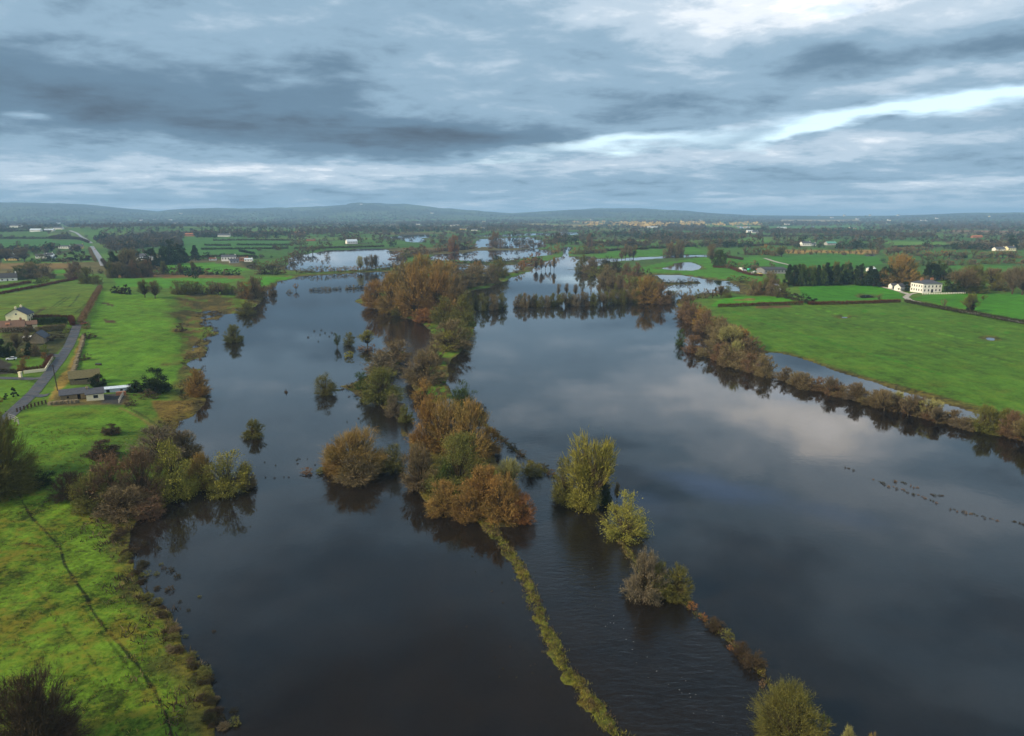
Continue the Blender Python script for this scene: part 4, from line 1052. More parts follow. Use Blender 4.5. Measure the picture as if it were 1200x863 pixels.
    for (x, b, t, w, sh, m, lb) in [
        (443, 362, 328, 36, 'fan', 'orange', 'low orange willow at the left tip of the great willows'), (462, 366, 318, 44, 'fan', 'orange', 'left orange willow of the great willow group'),
        (488, 372, 310, 54, 'fan', 'orange', 'front centre orange willow of the great willow group'), (515, 372, 316, 46, 'fan', 'orange', 'front right orange willow of the great willow group'),
        (474, 352, 306, 46, 'fan', 'brown', 'brown willow behind the left of the great willow group'), (494, 350, 297, 50, 'fan', 'orange', 'tallest orange-olive willow at the top of the great willow group'),
        (518, 352, 304, 44, 'fan', 'orange', 'rear right orange willow of the great willow group'), (533, 364, 322, 30, 'dome', 'brown', 'brown willow on the right slope of the great willow group'),
        (522, 382, 348, 38, 'leafy', 'olive', 'olive willow below the great willows'), (541, 384, 346, 34, 'leafy', 'olive', 'second olive willow below the great willows, by the right lake'),
        (498, 380, 362, 28, 'dome', 'rust', 'low rust-brown bush at the waterline under the great willows'), (470, 372, 356, 24, 'dome', 'olive', 'low olive bush at the waterline under the left great willow'),
        (432, 358, 340, 18, 'bare', 'brown', 'thin brown sapling at the island tip left of the great willows')]:
        T(x, b, t, w, sh, m, lb)
    row([(528, 342), (548, 338), (572, 334), (592, 326)], 6, 22, 25, ['dome', 'leafy'], ['brown', 'olive', 'redbrown'], '{c} {s} willow in the group right behind the great willows', 'willows right behind the great willows')
    row([(515, 318), (540, 322), (565, 322)], 5, 14, 16, ['fan', 'dome'], ['rust', 'orange', 'brown'], '{c} {s} willow at the back, between great willows and far flood', 'willows toward the far flood')
    T(588, 324, 308, 17, 'dome', 'brown', 'rounded brown willow alone at the head of the grassy spit')
    row([(543, 364), (566, 364), (592, 363)], 8, 19, 11, ['dome', 'leafy', 'dome'], ['grey', 'olive', 'brown'], '{c} {s} tree in the short flooded row right of the great willows', 'short flooded row by the great willows', .15)
    # --- flooded hedge across the right lake
    row([(604, 361), (690, 358.5), (752, 355)], 34, 16, 9.5, ['dome', 'leafy', 'poplar', 'dome'], ['olive', 'brown', 'grey', 'olive'], '{c} {s} tree in the flooded hedge row crossing the right lake', 'flooded hedge row across the right lake', .14)
    row([(650, 347), (735, 347)], 9, 13, 6, ['poplar', 'bare'], ['grey', 'olive'], 'thin {c} sapling rising behind the flooded hedge row', 'saplings behind the flooded hedge row', .2)
    T(757, 356, 322, 34, 'fan', 'orange', 'tall orange tree near the right end of the flooded hedge row')
    T(774, 357, 331, 26, 'dome', 'redbrown', 'red-brown tree at the right end of the flooded hedge row')
    T(784, 354, 340, 16, 'dome', 'brown', 'small brown bush at the end of the flooded hedge row')
    row([(679, 318), (700, 326), (722, 335), (742, 342), (764, 346)], 11, 17, 18, ['dome', 'leafy'], ['brown', 'olive', 'redbrown'], '{c} {s} bush on the far right bank of the right lake', 'bushes on the far right bank')
    row([(690, 314), (730, 322), (765, 328)], 6, 15, 14, ['dome', 'bramble'], ['brown', 'hedge', 'redbrown'], '{c} {s} bush behind those on the far right bank', 'bushes behind the far right bank')
    row([(626, 317), (652, 316.5)], 5, 13, 7, ['bare'], ['orange', 'redbrown'], '{c} {s} tree with its trunk in the water across the lake head', 'bare trees at the lake head', .2)
    row([(603, 322), (616, 312), (630, 305)], 6, 10, 11, ['dome', 'fan'], ['orange', 'rust', 'brown'], '{c} {s} willow on the narrow spit at the lake head', 'willows on the narrow spit')
    row([(644, 300), (656, 296), (661, 293)], 4, 12, 10, ['dome', 'fan'], ['orange', 'brown'], '{c} {s} willow left of the narrow cut of water', 'willows left of the narrow cut')
    # --- right shore hedges
    row([(798, 368), (812, 378), (830, 390), (848, 402), (866, 413), (884, 421)], 12, (23, 28), (23, 28), ['dome'], ['brown', 'redbrown', 'orange', 'brown'], '{c} {s} tree in the inner hedge along the big right field', 'inner hedge by the big right field', .14)
    T(856, 412, 381, 26, 'bare', 'pale', 'pale yellow-green bare tree rising behind the inner hedge')
    T(860, 428, 398, 20, 'poplar', 'pale', 'pale upright tree in the gap between inner and outer hedge')
    T(797, 405, 385, 13, 'leafy', 'green', 'small green bush at the tip of the outer hedge in the water')
    T(812, 414, 392, 25, 'dome', 'redbrown', 'round red-brown bush second along the outer hedge')
    row([(828, 420), (848, 428), (868, 434), (888, 441), (905, 444)], 9, 24, 25, ['dome', 'leafy'], ['redbrown', 'brown', 'olive', 'brown'], '{c} {s} tree in the thick end of the outer flooded hedge', 'thick end of the outer flooded hedge', .14)
    row([(915, 447), (955, 459), (1000, 470), (1040, 480), (1080, 490), (1115, 499), (1142, 505)], 23, 17, 22, ['dome', 'fan', 'dome'], ['brown', 'grey', 'redbrown', 'brown'], '{c} {s} tree in the thin straight middle of the outer flooded hedge', 'thin middle of the outer flooded hedge', .2)
    row([(925, 449), (970, 463), (1025, 478), (1075, 490), (1112, 500)], 6, 22, 18, ['bare'], ['grey', 'brown'], '{c} {s} tree standing above the middle of the outer flooded hedge', 'bare trees above the outer flooded hedge', .2)
    row([(1020, 473), (1052, 481), (1100, 492)], 4, 21, 24, ['bare'], ['pale', 'grey'], '{c} {s} spreading tree among the outer flooded hedge toward the field', 'spreading trees of the outer hedge', .15)
    row([(1146, 506), (1168, 510), (1192, 516), (1225, 524)], 7, 30, 26, ['dome', 'bare'], ['redbrown', 'brown', 'olive'], '{c} {s} tree of the outer hedge at the right edge', 'outer hedge at the right edge', .15)
    # --- pool meadow, sheds, house
    row([(778, 352), (800, 352), (830, 350), (858, 349)], 9, 13, 12, ['dome', 'bare', 'leafy'], ['brown', 'olive', 'redbrown'], '{c} {s} bush between the flooded meadow and the small right fields', 'bushes below the flooded meadow')
    T(838, 348, 337, 5, 'conifer', 'dark', 'narrow dark conifer among the bushes below the flooded meadow')
    row([(774, 333), (800, 332.5), (818, 331)], 7, 5.5, 7, ['bramble', 'dome'], ['brown', 'hedge'], 'low {c} bush on the islet in the flooded meadow', 'bushes on the meadow islet', cat='bush', name='bush')
    row([(854, 329), (870, 332), (882, 334)], 4, 7, 10, ['bramble'], ['olive', 'hedge'], 'low {c} scrub at the shore of the flooded meadow', 'scrub at the flooded meadow', cat='bush', name='bush')
    T(843, 313, 293, 18, 'evergreen', 'green', 'big dark round tree at the corner of the pool meadow')
    T(834, 309, 286, 14, 'bare', 'brown', 'bare brown tree behind the big dark round tree')
    row([(780, 300), (800, 299.5)], 5, 15, 11, ['bare', 'fan'], ['orange', 'brown'], '{c} {s} tree by the narrow water above the pool meadow', 'trees by the narrow water')
    row([(725, 304), (746, 303)], 4, 14, 8, ['bare', 'poplar'], ['brown', 'grey'], '{c} {s} tree beside the channel left of the pool meadow', 'trees beside the channel')
    row([(850, 314), (868, 317), (886, 316)], 5, 9, 10, ['dome', 'bramble'], ['brown', 'hedge'], '{c} {s} bush around the scrap yard', 'bushes around the scrap yard')
    row([(880, 346), (893, 346), (908, 348), (918, 349)], 6, 17, 16, ['dome', 'leafy'], ['brown', 'olive', 'orange'], '{c} {s} tree left of the dark shelter belt', 'trees left of the shelter belt')
    row([(896, 340), (912, 338)], 3, 18, 15, ['dome'], ['brown', 'olive'], '{c} {s} tree below the dark shed', 'trees below the dark shed')
    row([(914, 349), (926, 351), (940, 355), (958, 358)], 6, 9, 11, ['bramble', 'evergreen'], ['hedge', 'dark'], '{c} {s} bush at the corner of the small right fields', 'bushes at the small right fields', cat='bush', name='bush')
    row([(922, 335), (960, 334.5), (1010, 334)], 16, 22, 13, ['evergreen', 'evergreen', 'conifer'], ['dark', 'green', 'dark'], '{c} {s} evergreen in the shelter belt left of the white mansion', 'evergreens of the shelter belt', .18)
    row([(930, 333), (985, 332), (1012, 332)], 6, 22, 14, ['bare', 'dome'], ['olive', 'brown'], '{c} {s} tree mixed among the evergreen shelter belt', 'leafless trees of the shelter belt', .2)
    row([(1016, 334), (1030, 336), (1040, 336)], 4, 21, 14, ['conifer', 'evergreen'], ['dark'], '{c} {s} evergreen beside the drive of the white mansion', 'evergreens beside the drive', .15)
    T(1052, 337, 298, 42, 'fan', 'orange', 'huge orange-topped tree left behind the white mansion')
    T(1062, 337, 307, 30, 'dome', 'olive', 'olive lower tree under the huge orange-topped one')
    T(1041, 337, 312, 20, 'evergreen', 'dark', 'dark evergreen at the foot of the huge orange-topped tree')
    T(1061, 342, 331, 14, 'evergreen', 'dark', 'small dark evergreen at the left wall of the white mansion')
    row([(1084, 329), (1096, 328.5), (1108, 329)], 5, 20, 13, ['evergreen'], ['dark', 'green'], '{c} {s} evergreen right behind the roof of the white mansion', 'evergreens behind the mansion roof', .15)
    for a in [(1121, 344, 320, 26, 'evergreen', 'dark', 'dark yew right of the white mansion'), (1130, 344, 314, 30, 'bare', 'brown', 'broad bare tree behind the dark yew'), (1142, 345, 323, 26, 'dome', 'olive', 'olive-brown tree in front of the broad bare tree'),
              (1140, 338, 310, 30, 'bare', 'olive', 'tall bare olive tree right of the mansion garden'), (1162, 338, 314, 30, 'bare', 'brown', 'bare brown tree in the group right of the mansion'), (1172, 342, 319, 26, 'dome', 'olive', 'olive tree toward the right of the mansion group'),
              (1186, 345, 313, 24, 'bare', 'grey', 'tall grey bare tree with pale trunk near the right edge'), (1198, 346, 310, 24, 'bare', 'grey', 'grey bare tree cut by the right edge behind the mansion'), (1137, 366, 344, 20, 'bare', 'olive', 'olive bare tree on its own beside the mansion avenue'),
              (1137, 366, 353, 9, 'evergreen', 'dark', 'dark ivy trunk inside the lone avenue tree'), (1106, 361, 350, 7, 'bare', 'brown', 'small bare tree on the mansion avenue'), (1030, 353, 344, 8, 'bare', 'brown', 'small bare tree by the field corner before the mansion'), (1152, 353, 345, 8, 'bare', 'olive', 'faint young tree in the meadow right of the mansion')]:
        T(*a)
    row([(1080, 312), (1110, 312), (1150, 310), (1200, 309)], 14, 9, 10, ['evergreen', 'dome', 'dome'], ['green', 'brown', 'olive'], '{c} {s} tree in the dark hedge line beyond the mansion meadow', 'hedge line beyond the mansion', .25)
    row([(1075, 303), (1110, 303), (1150, 303), (1195, 303)], 14, 9, 13, ['dome', 'bare'], ['brown', 'orange', 'olive', 'brown'], '{c} {s} tree in the wood below the far white farm', 'wood below the far white farm', .25)
    row([(1035, 300), (1055, 299), (1080, 298)], 6, 11, 14, ['dome', 'bare'], ['brown', 'redbrown'], '{c} {s} tree in the copse behind the huge orange-topped tree', 'copse behind the orange tree', .2)
    row([(920, 298), (950, 298.5), (985, 299), (1025, 299.5)], 16, 7, 6, ['bare', 'dome'], ['brown', 'redbrown', 'olive'], '{c} {s} tree in the row before the ochre field', 'row before the ochre field', .25)
    row([(870, 300), (890, 299), (905, 300), (918, 301)], 8, 11, 12, ['dome', 'bare'], ['brown', 'olive', 'orange'], '{c} {s} tree in the wood left of the ochre field', 'wood left of the ochre field', .2)
    T(1185, 293, 277, 13, 'evergreen', 'dark', 'big dark pine above the far white farm')
    # --- left middle distance
    row([(133, 318), (150, 316), (163, 316)], 4, 20, 17, ['evergreen'], ['dark'], '{c} {s} evergreen in the left part of the big dark grove', 'left part of the dark grove', .12)
    T(178, 317, 292, 20, 'evergreen', 'dark', 'flat-topped dark cedar in the middle of the dark grove')
    T(200, 311, 283, 20, 'evergreen', 'dark', 'tallest dark round tree of the dark grove')
    T(211, 309, 287, 20, 'evergreen', 'dark', 'dark tree right beside the tallest of the grove')
    T(190, 311, 292, 12, 'conifer', 'dark', 'dark conifer left of the tallest tree in the grove')
    T(229, 306, 288, 10, 'conifer', 'dark', 'separate dark conifer right of the dark grove')
    T(152, 318, 291, 22, 'bare', 'brown', 'bare brown tree in front of the dark grove')
    row([(126, 326), (145, 326), (165, 325), (178, 324)], 7, 17, 15, ['dome', 'bare'], ['brown', 'olive', 'redbrown'], '{c} {s} tree right of the road below the dark grove', 'trees below the dark grove', .2)
    T(88, 327, 305, 20, 'fan', 'redbrown', 'purple-brown dense tree left of the main road')
    T(103, 333, 313, 22, 'dome', 'olive', 'olive tree at the end of the field lane left of the main road')
    T(114, 334, 323, 12, 'dome', 'olive', 'small olive tree beside the crest of the left field')
    row([(22, 330), (40, 326), (55, 328)], 5, 20, 18, ['bare', 'leafy'], ['olive', 'brown', 'green'], '{c} {s} tree behind the white gabled cottage', 'trees behind the white gabled cottage', .15)
    row([(40, 333), (49, 332.5), (56, 330)], 3, 6.5, 9, ['leafy'], ['lime', 'green'], '{c} clipped bush right of the white gabled cottage', 'clipped bushes by the cottage', .1, cat='bush', name='bush')
    row([(-4, 306), (14, 307), (34, 307)], 4, 15, 15, ['bare'], ['brown', 'grey'], '{c} {s} tree at the left edge above the tan field', 'bare trees above the tan field', .15)
    row([(44, 307), (62, 307), (78, 307), (95, 306), (104, 305)], 9, 9, 10, ['dome', 'evergreen', 'bare'], ['hedge', 'olive', 'dark'], '{c} {s} tree on the far side of the tan field', 'trees beyond the tan field', .2)
    row([(130, 344), (142, 345), (152, 346)], 5, 10, 9, ['evergreen', 'bramble'], ['dark', 'hedge'], '{c} {s} bush in the dip behind the green slope', 'dark bushes behind the slope', .2)
    T(170, 349, 328, 15, 'bare', 'olive', 'left of two bare trees behind the green slope')
    T(182, 350, 329, 13, 'bare', 'brown', 'right of two bare trees behind the green slope, with ivy')
    row([(205, 346), (225, 345), (245, 345), (265, 345), (280, 347)], 10, 14, 14, ['dome', 'bare', 'leafy'], ['brown', 'redbrown', 'olive'], '{c} {s} bush in the hedge below the second left field', 'hedge below the second left field', .2)
    row([(284, 352), (297, 351), (308, 350)], 5, 25, 18, ['dome', 'leafy'], ['brown', 'olive', 'orange'], '{c} {s} tree where that hedge reaches the flood', 'trees at the flood end of the hedge', .15)
    row([(150, 324), (180, 322.5), (215, 322), (250, 322.5), (280, 323.5)], 20, 9, 9, ['bramble', 'evergreen'], ['hedge', 'dark', 'brown'], '{c} {s} bush in the dark hedge under the bright knoll', 'dark hedge under the bright knoll', .2)
    row([(168, 324), (188, 323), (236, 321)], 4, 15, 8, ['bare'], ['olive'], '{c} {s} tree standing over the hedge under the bright knoll', 'bare trees over the knoll hedge', .15)
    row([(304, 318), (318, 316), (332, 312), (346, 304), (358, 299), (368, 297)], 12, 11, 12, ['dome', 'bare'], ['brown', 'olive', 'grey'], '{c} {s} tree along the left shore of the upper flood', 'left shore of the upper flood', .2)
    row([(300, 322), (315, 322.5), (336, 322)], 6, 8, 10, ['bramble', 'dome'], ['hedge', 'brown'], '{c} {s} bush on the tongue of land below the upper flood', 'bushes on the tongue of land', .2)
    row([(345, 321), (370, 319.5), (400, 319), (430, 318), (462, 316)], 24, 7, 7, ['dome', 'bare', 'bramble'], ['brown', 'grey', 'olive', 'orange'], '{c} {s} bush on the bank between upper and left flood', 'bank between upper and left flood', .25)
    row([(421, 317), (428, 316.5), (437, 316.5), (444, 316)], 4, 17, 8, ['bare'], ['grey', 'pale'], '{c} {s} tall tree on the bank between the floods', 'tall bare trees on the bank', .12)
    row([(362, 341.5), (400, 339.5)], 11, 4.5, 5, ['bramble', 'dome'], ['hedge', 'brown'], 'low {c} bush in the left broken line of drowned hedge', 'left drowned hedge line', .2, cat='bush', name='bush')
    row([(405, 339.2), (442, 337.5)], 10, 4.5, 5, ['bramble', 'dome'], ['hedge', 'brown'], 'low {c} bush in the right broken line of drowned hedge', 'right drowned hedge line', .2, cat='bush', name='bush')
    row([(303, 349), (312, 347), (322, 345)], 3, 13, 13, ['dome'], ['brown', 'redbrown'], '{c} {s} bush at the point left of the drowned hedge lines', 'bushes at the left point', .2)
    T(347, 341, 332, 7, 'bare', 'orange', 'small orange sapling in the water left of the drowned hedge')
    T(339, 344, 339, 8, 'bramble', 'brown', 'low brown scrub in water by the small orange sapling', cat='bush', name='bush')
    T(384, 303, 296, 7, 'dome', 'brown', 'lone bush in the middle of the upper flood')
    T(378, 312, 305, 4, 'bare', 'brown', 'lone dead sapling in the upper flood')
    row([(466, 306), (476, 302), (486, 300), (498, 297)], 7, 10, 18, ['dome'], ['brown', 'redbrown', 'olive'], '{c} {s} willow on the neck of land behind the great willows', 'willows on the neck of land', .15)
    row([(510, 296), (530, 294), (553, 292.5)], 8, 9, 14, ['dome', 'fan'], ['brown', 'redbrown', 'hedge'], '{c} {s} willow at the far side of the middle flood', 'willows beyond the middle flood', .2)
    T(532, 296, 276, 14, 'fan', 'rust', 'tall russet tree beyond the middle flood')
    row([(572, 292), (590, 291.5), (606, 291.5), (625, 291), (640, 291)], 11, 6, 7, ['bare', 'dome'], ['brown', 'redbrown', 'hedge'], '{c} {s} tree on the thin bank between the far floods', 'thin bank between the far floods', .3)
    T(580, 290, 271, 14, 'fan', 'redbrown', 'tall brown tree on the thin bank between far floods')
    row([(515, 307.5), (545, 309), (575, 308.5), (603, 306)], 18, 4, 6, ['dome', 'bare', 'bramble'], ['brown', 'hedge', 'rust'], '{c} {s} bush on the low bank this side of the middle flood', 'low bank before the middle flood', .3)
    row([(642, 286), (652, 285), (664, 285)], 6, 12, 12, ['dome', 'fan'], ['brown', 'redbrown', 'hedge'], '{c} {s} tree right of the far flood, left of the cut', 'trees right of the far flood', .2)
    row([(672, 299), (684, 298), (697, 297.5), (708, 297)], 8, 10, 11, ['dome'], ['brown', 'olive', 'orange'], '{c} {s} tree right of the narrow cut of water', 'trees right of the narrow cut', .2)
    T(691, 290, 273, 8, 'fan', 'redbrown', 'tall red-brown tree above the trees right of the narrow cut')
    row([(604, 283), (618, 284), (632, 283), (640, 286)], 10, 6, 5, ['bare', 'dome'], ['brown', 'hedge', 'grey'], '{c} {s} tree standing in the speckled far flood', 'trees in the speckled far flood', .3)
    row([(603, 289), (622, 289), (640, 288)], 9, 6, 6, ['dome', 'bare'], ['hedge', 'brown'], '{c} {s} tree along the near side of the speckled far flood', 'near side of the speckled flood', .3)
    row([(575, 285.5), (590, 285), (600, 285)], 5, 8, 7, ['bare', 'fan'], ['redbrown', 'brown'], '{c} {s} tree left of the speckled far flood', 'trees left of the speckled flood', .3)
    # --- hedges, each one object
    H = hedge
    H([(94, 381), (98, 374), (103, 365), (110, 352), (118, 338)], 2.6, 3.0, 'redbrown', 'brown hedge dividing the left crest field from the green slope')
    H([(0, 345.5), (20, 341.5), (45, 337), (70, 331.5), (90, 328)], 1.6, 1.8, 'beech', 'low brown hedge along the lane above the left crest field')
    H([(-20, 341), (10, 337), (36, 332)], 1.8, 1.6, 'beech', 'russet hedge below the white gabled cottage')
    H([(39, 381), (60, 380.5), (78, 380)], 3.0, 2.4, 'green', 'clipped green hedge right of the cream house', dens=1.8)
    H([(40, 376.2), (62, 375.6), (84, 376)], 2.6, 1.6, 'beech', 'russet beech hedge behind the clipped green one', dens=1.4)
    H([(84, 376), (85.5, 382)], 2.6, 1.6, 'beech', 'short russet hedge turning down to the lane end', dens=1.4)
    H([(0, 391), (14, 390), (28, 389.5), (38, 388)], 2.2, 2.5, 'brown', 'rough brown hedge in front of the orange-tiled bungalow')
    H([(44, 389), (60, 387.5), (76, 386)], 2.4, 3.0, 'brown', 'rough brown hedge below the clipped green hedge')
    H([(28, 435.5), (52, 432.5), (60.5, 419.5)], 1.3, 1.4, 'beech', 'dark russet hedge inside the cream garden wall', dens=1.5)
    H([(-10, 436), (10, 436.5), (22, 438)], 1.2, 1.5, 'hedge', 'dark low hedge along the garden drive')
    H([(842, 360.3), (880, 359), (925, 357.6), (940, 357.4)], 1.9, 2.2, 'beech', 'dark hedge along the top of the big right field, left of the gap')
    H([(948, 357.4), (985, 357), (1020, 356), (1054, 354.6)], 1.9, 2.2, 'beech', 'dark hedge along the top of the big right field, right of the gap')
    H([(1061, 354.8), (1090, 360.5), (1130, 368), (1165, 374), (1200, 380.5), (1260, 391)], 2.2, 2.6, 'hedge', 'long dark hedge along the mansion avenue')
    H([(1000, 333.5), (930, 336)], 1.6, 2.0, 'hedge', 'dark hedge at the foot of the evergreen shelter belt')
    H([(836, 314), (856, 315), (866, 319), (880, 323), (893, 324)], 1.8, 2, 'beech', 'brown hedge curving round the scrap yard')
    H([(120, 306), (128, 318), (131, 322)], 2.4, 3, 'bramble', 'dark brown hedge on the right side of the main road')
    H([(105, 292), (108, 300), (112, 307)], 1.8, 2, 'brown', 'brown hedge on the left side of the main road')
    for i, (pts, lb) in enumerate([
        ([(-20, 280), (50, 280), (98, 281)], 'field hedge second from the top on the left rising fields'), ([(-20, 272), (60, 272.3)], 'uppermost field hedge on the left rising fields'),
        ([(58, 279.5), (70, 277), (95, 281.5), (104, 285)], 'short hedge ending at the main road on the rising fields'), ([(60, 290.8), (80, 291), (92, 291.3)], 'hedge by the cream cottage on the rising fields'),
        ([(-20, 294), (20, 294), (46, 292.5)], 'lower field hedge at the far left'), ([(165, 303.5), (215, 303), (255, 301.5), (300, 301.5)], 'hedge behind the dark grove and the white farmhouse'),
        ([(240, 288.3), (270, 288.5)], 'short hedge in the middle of the far left fields'), ([(278, 287.8), (300, 288), (340, 288)], 'hedge right of the short one in the far left fields'),
        ([(250, 282.5), (300, 282), (340, 282.4)], 'upper hedge of the far left fields'), ([(236, 293), (262, 292.6), (300, 292.3), (338, 291.8)], 'middle hedge of the far left fields'),
        ([(281, 295), (290, 297), (298, 298.4)], 'slanting hedge near the far left farm'), ([(345, 292), (380, 291.5), (420, 290.8), (450, 289.5)], 'hedge along the far shore of the upper flood'),
        ([(690, 296.8), (720, 294), (760, 292)], 'dark hedge above the meadow right of the cut'), ([(760, 291.5), (790, 290.5), (815, 289)], 'dark hedge continuing above that meadow'),
        ([(830, 300.5), (850, 302), (870, 305)], 'hedge at the back of the pool meadow'), ([(865, 289.5), (900, 287.6), (940, 287.6)], 'hedge below the far bright strip of field'),
        ([(1045, 290), (1085, 289.5), (1115, 289.2)], 'dark hedge below the far pale field'), ([(900, 271.5), (960, 271.5), (1040, 272)], 'far hedge of the right plain'),
        ([(880, 277.5), (930, 277), (990, 277.2), (1060, 277)], 'second far hedge of the right plain')]):
        H(pts, 2.4, 2.6, ('hedge', 'dark', 'bramble')[i % 3], lb)
    # --- tufts of rush and weed in the water
    for (x, y, w) in [(168, 640, 9), (186, 645, 7), (189, 663, 5), (200, 671, 9), (192, 668, 6), (184, 675, 7), (208, 678, 8), (199, 694, 10), (211, 707, 5), (234, 701, 5), (221, 717, 5), (251, 742, 5), (218, 748, 6),
                      (274, 838, 10), (276, 853, 14), (150, 625, 10), (157, 650, 12), (172, 676, 10), (246, 800, 12), (258, 850, 14)]:
        T(x, y, y - w * .7, w * 1.1, 'bramble', TRNG.choice(['hedge', 'olive', 'bramble']), 'dark tuft of rushes in the shallows off the near left pasture', cat='rush tuft', name='rush_tuft', group='rush tufts off the near left pasture', lod=2)
    for i, (x, y) in enumerate(along([(147, 632), (158, 652), (176, 688), (186, 708), (203, 742), (214, 762), (228, 780), (246, 810), (258, 840), (264, 862)], 46)):
        wd_ = TRNG.uniform(7, 17); x += TRNG.uniform(-16, 6); y += TRNG.uniform(-5, 5)
        T(x, y, y - wd_ * .55, wd_, 'bramble', TRNG.choice(['bramble', 'hedge', 'brown', 'bramble', 'olive']), 'dark clump of rushes on the shore of the near left pasture', cat='rush tuft', name='rush_tuft', group='rush clumps along the near left shore', lod=1)
    for pts, n in (([(1022, 563), (1050, 573), (1080, 584), (1100, 591)], 17), ([(1044, 563), (1060, 568), (1078, 574)], 7), ([(1090, 580), (1108, 583)], 4), ([(1112, 597), (1126, 600), (1145, 605), (1170, 612)], 13), ([(1186, 612), (1202, 616)], 5), ([(990, 548), (1002, 553)], 3)):
        for i, (x, y) in enumerate(along(pts, n)):
            T(x + TRNG.uniform(-2, 2), y + TRNG.uniform(-1.2, 1.2), y - TRNG.uniform(1.4, 3.0), TRNG.uniform(2, 4.8), 'bramble', TRNG.choice(['bramble', 'redbrown', 'hedge']), 'dark weed tip of the drowned fence line in the right lake', cat='weed tuft', name='weed_tuft', group='weed tips in the right lake', lod=2)
    for k in range(46):
        x, y = TRNG.choice([(TRNG.uniform(395, 440), TRNG.uniform(465, 500)), (TRNG.uniform(310, 370), TRNG.uniform(535, 566)), (TRNG.uniform(355, 395), TRNG.uniform(386, 402)), (TRNG.uniform(545, 600), TRNG.uniform(630, 740)), (TRNG.uniform(572, 648), TRNG.uniform(735, 800))])
        T(x, y, y - 2.0, TRNG.uniform(1.6, 3.4), 'bramble', TRNG.choice(['bramble', 'hedge']), 'tiny dark weed tip showing above the left flood', cat='weed tuft', name='weed_tuft', group='tiny weed tips in the left flood', lod=2)

def far_woods():
    """woods and hedgerow trees of the plain, too many to count: three masses by colour, plus sunlight painted gold"""
    rng = np.random.RandomState(3)
    n = 75000
    az = rng.uniform(RIDGE_AZ[1], RIDGE_AZ[-2], n); r = np.exp(rng.uniform(math.log(700), math.log(9200), n))
    x = np.sin(az) * r; y = np.cos(az) * r
    hs, ed, cu, rw = mosaic(x, y)
    wood = fbm(x / 420, y / 620, 201, 4)
    left = sstep(0.05, -0.35, az)
    far = sstep(1500, 3800, r)
    on_edge = ed < 7
    keep = (on_edge & (rng.uniform(size=n) < .9)) | ((wood > .34 - .35 * far - .22 * left * far) & (rng.uniform(size=n) < .8)) | (rng.uniform(size=n) < .06 + .13 * far)
    h, sd, _ = height(x, y, True)
    keep &= (r > 1350) | (on_edge & (rng.uniform(size=n) < .35))
    keep &= (sd > 6 + .002 * r) & (h > 0.15)
    for P, c, a in FIELD_W: keep &= poly_sd(x, y, P) < 3
    lane = gpoly([(70, 264), (82, 272), (107, 286), (124, 311)])
    keep &= culled(line_dist, x, y, lane, 60, 999.0) > 16
    # keep clear of the built places
    for px, py, rad in HOMES:
        p = at(px, py); keep &= (np.hypot(x - p.x, y - p.y) > rad) & ~((np.abs(np.arctan2(x, y) - math.atan2(p.x, p.y)) < rad / p.length * 0.7) & (r < p.length) & (r > p.length - 9 * rad))
    x, y, r, h, az, on_edge, wood = (v[keep] for v in (x, y, r, h, az, on_edge, wood))
    n = len(x)
    gold = (r + 900 * vnoise(x / 260, y / 500, 6) > 3300) & (r + 1200 * vnoise(x / 300, y / 500, 7) < 4900) & (np.abs(az - .205 + .10 * vnoise(x / 200, y / 260, 9)) < .125) & (vnoise(x / 90, y / 220, 5) > -.05)  # patch of sunlight put into the colour of the far trees
    tint = vnoise(x / 130, y / 160, 301) + rng.normal(size=n) * .2
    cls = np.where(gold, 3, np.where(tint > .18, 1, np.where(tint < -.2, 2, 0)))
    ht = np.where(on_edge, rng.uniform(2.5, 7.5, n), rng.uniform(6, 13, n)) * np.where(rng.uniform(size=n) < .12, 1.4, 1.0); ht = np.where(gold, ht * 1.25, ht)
    wd = ht * rng.uniform(.8, 1.5, n) * (1 + .25 * sstep(2500, 7000, r))
    for k, (nm, mat, cat) in enumerate([('far_woodland', 'plain_brown', 'a'), ('far_brown_woodland', 'plain_grey', 'b'), ('far_evergreen_woodland', 'dark', 'c'), ('far_sunlit_gold_woodland', 'gold', 'd')]):
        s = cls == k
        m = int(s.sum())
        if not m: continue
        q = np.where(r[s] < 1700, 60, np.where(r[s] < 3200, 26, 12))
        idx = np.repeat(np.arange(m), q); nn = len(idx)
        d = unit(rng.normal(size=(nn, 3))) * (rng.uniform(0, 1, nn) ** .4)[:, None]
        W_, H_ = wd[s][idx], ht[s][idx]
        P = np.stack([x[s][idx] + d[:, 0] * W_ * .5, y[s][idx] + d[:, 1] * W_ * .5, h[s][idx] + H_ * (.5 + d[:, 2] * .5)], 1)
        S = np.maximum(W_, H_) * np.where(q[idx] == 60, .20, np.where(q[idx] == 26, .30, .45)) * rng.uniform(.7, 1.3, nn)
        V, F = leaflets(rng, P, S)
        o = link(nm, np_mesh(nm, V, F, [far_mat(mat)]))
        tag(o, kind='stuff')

def far_mat(key):
    m, nt, bs = new_mat('woodland_' + key)
    geo = node(nt, 'ShaderNodeNewGeometry'); n1 = noise(nt, geo.outputs['Position'], 0.02, 4, 0.6); n2 = noise(nt, geo.outputs['Position'], 0.3, 2, 0.6)
    c1, c2 = VEG[key]
    col = mixc(nt, ((n1 - 0.35) * 3.0).clamp(), c1, c2)
    v = n2 * 1.3 + 0.4
    nt.links.new(mixc(nt, 1.0, col, node(nt, 'ShaderNodeCombineXYZ', X=v, Y=v, Z=v).outputs[0], 'MULTIPLY'), bs.inputs['Base Color'])
    bs.inputs['Roughness'].default_value = .95; bs.inputs['Specular IOR Level'].default_value = .05
    return m
EXPOSURE = 0.38
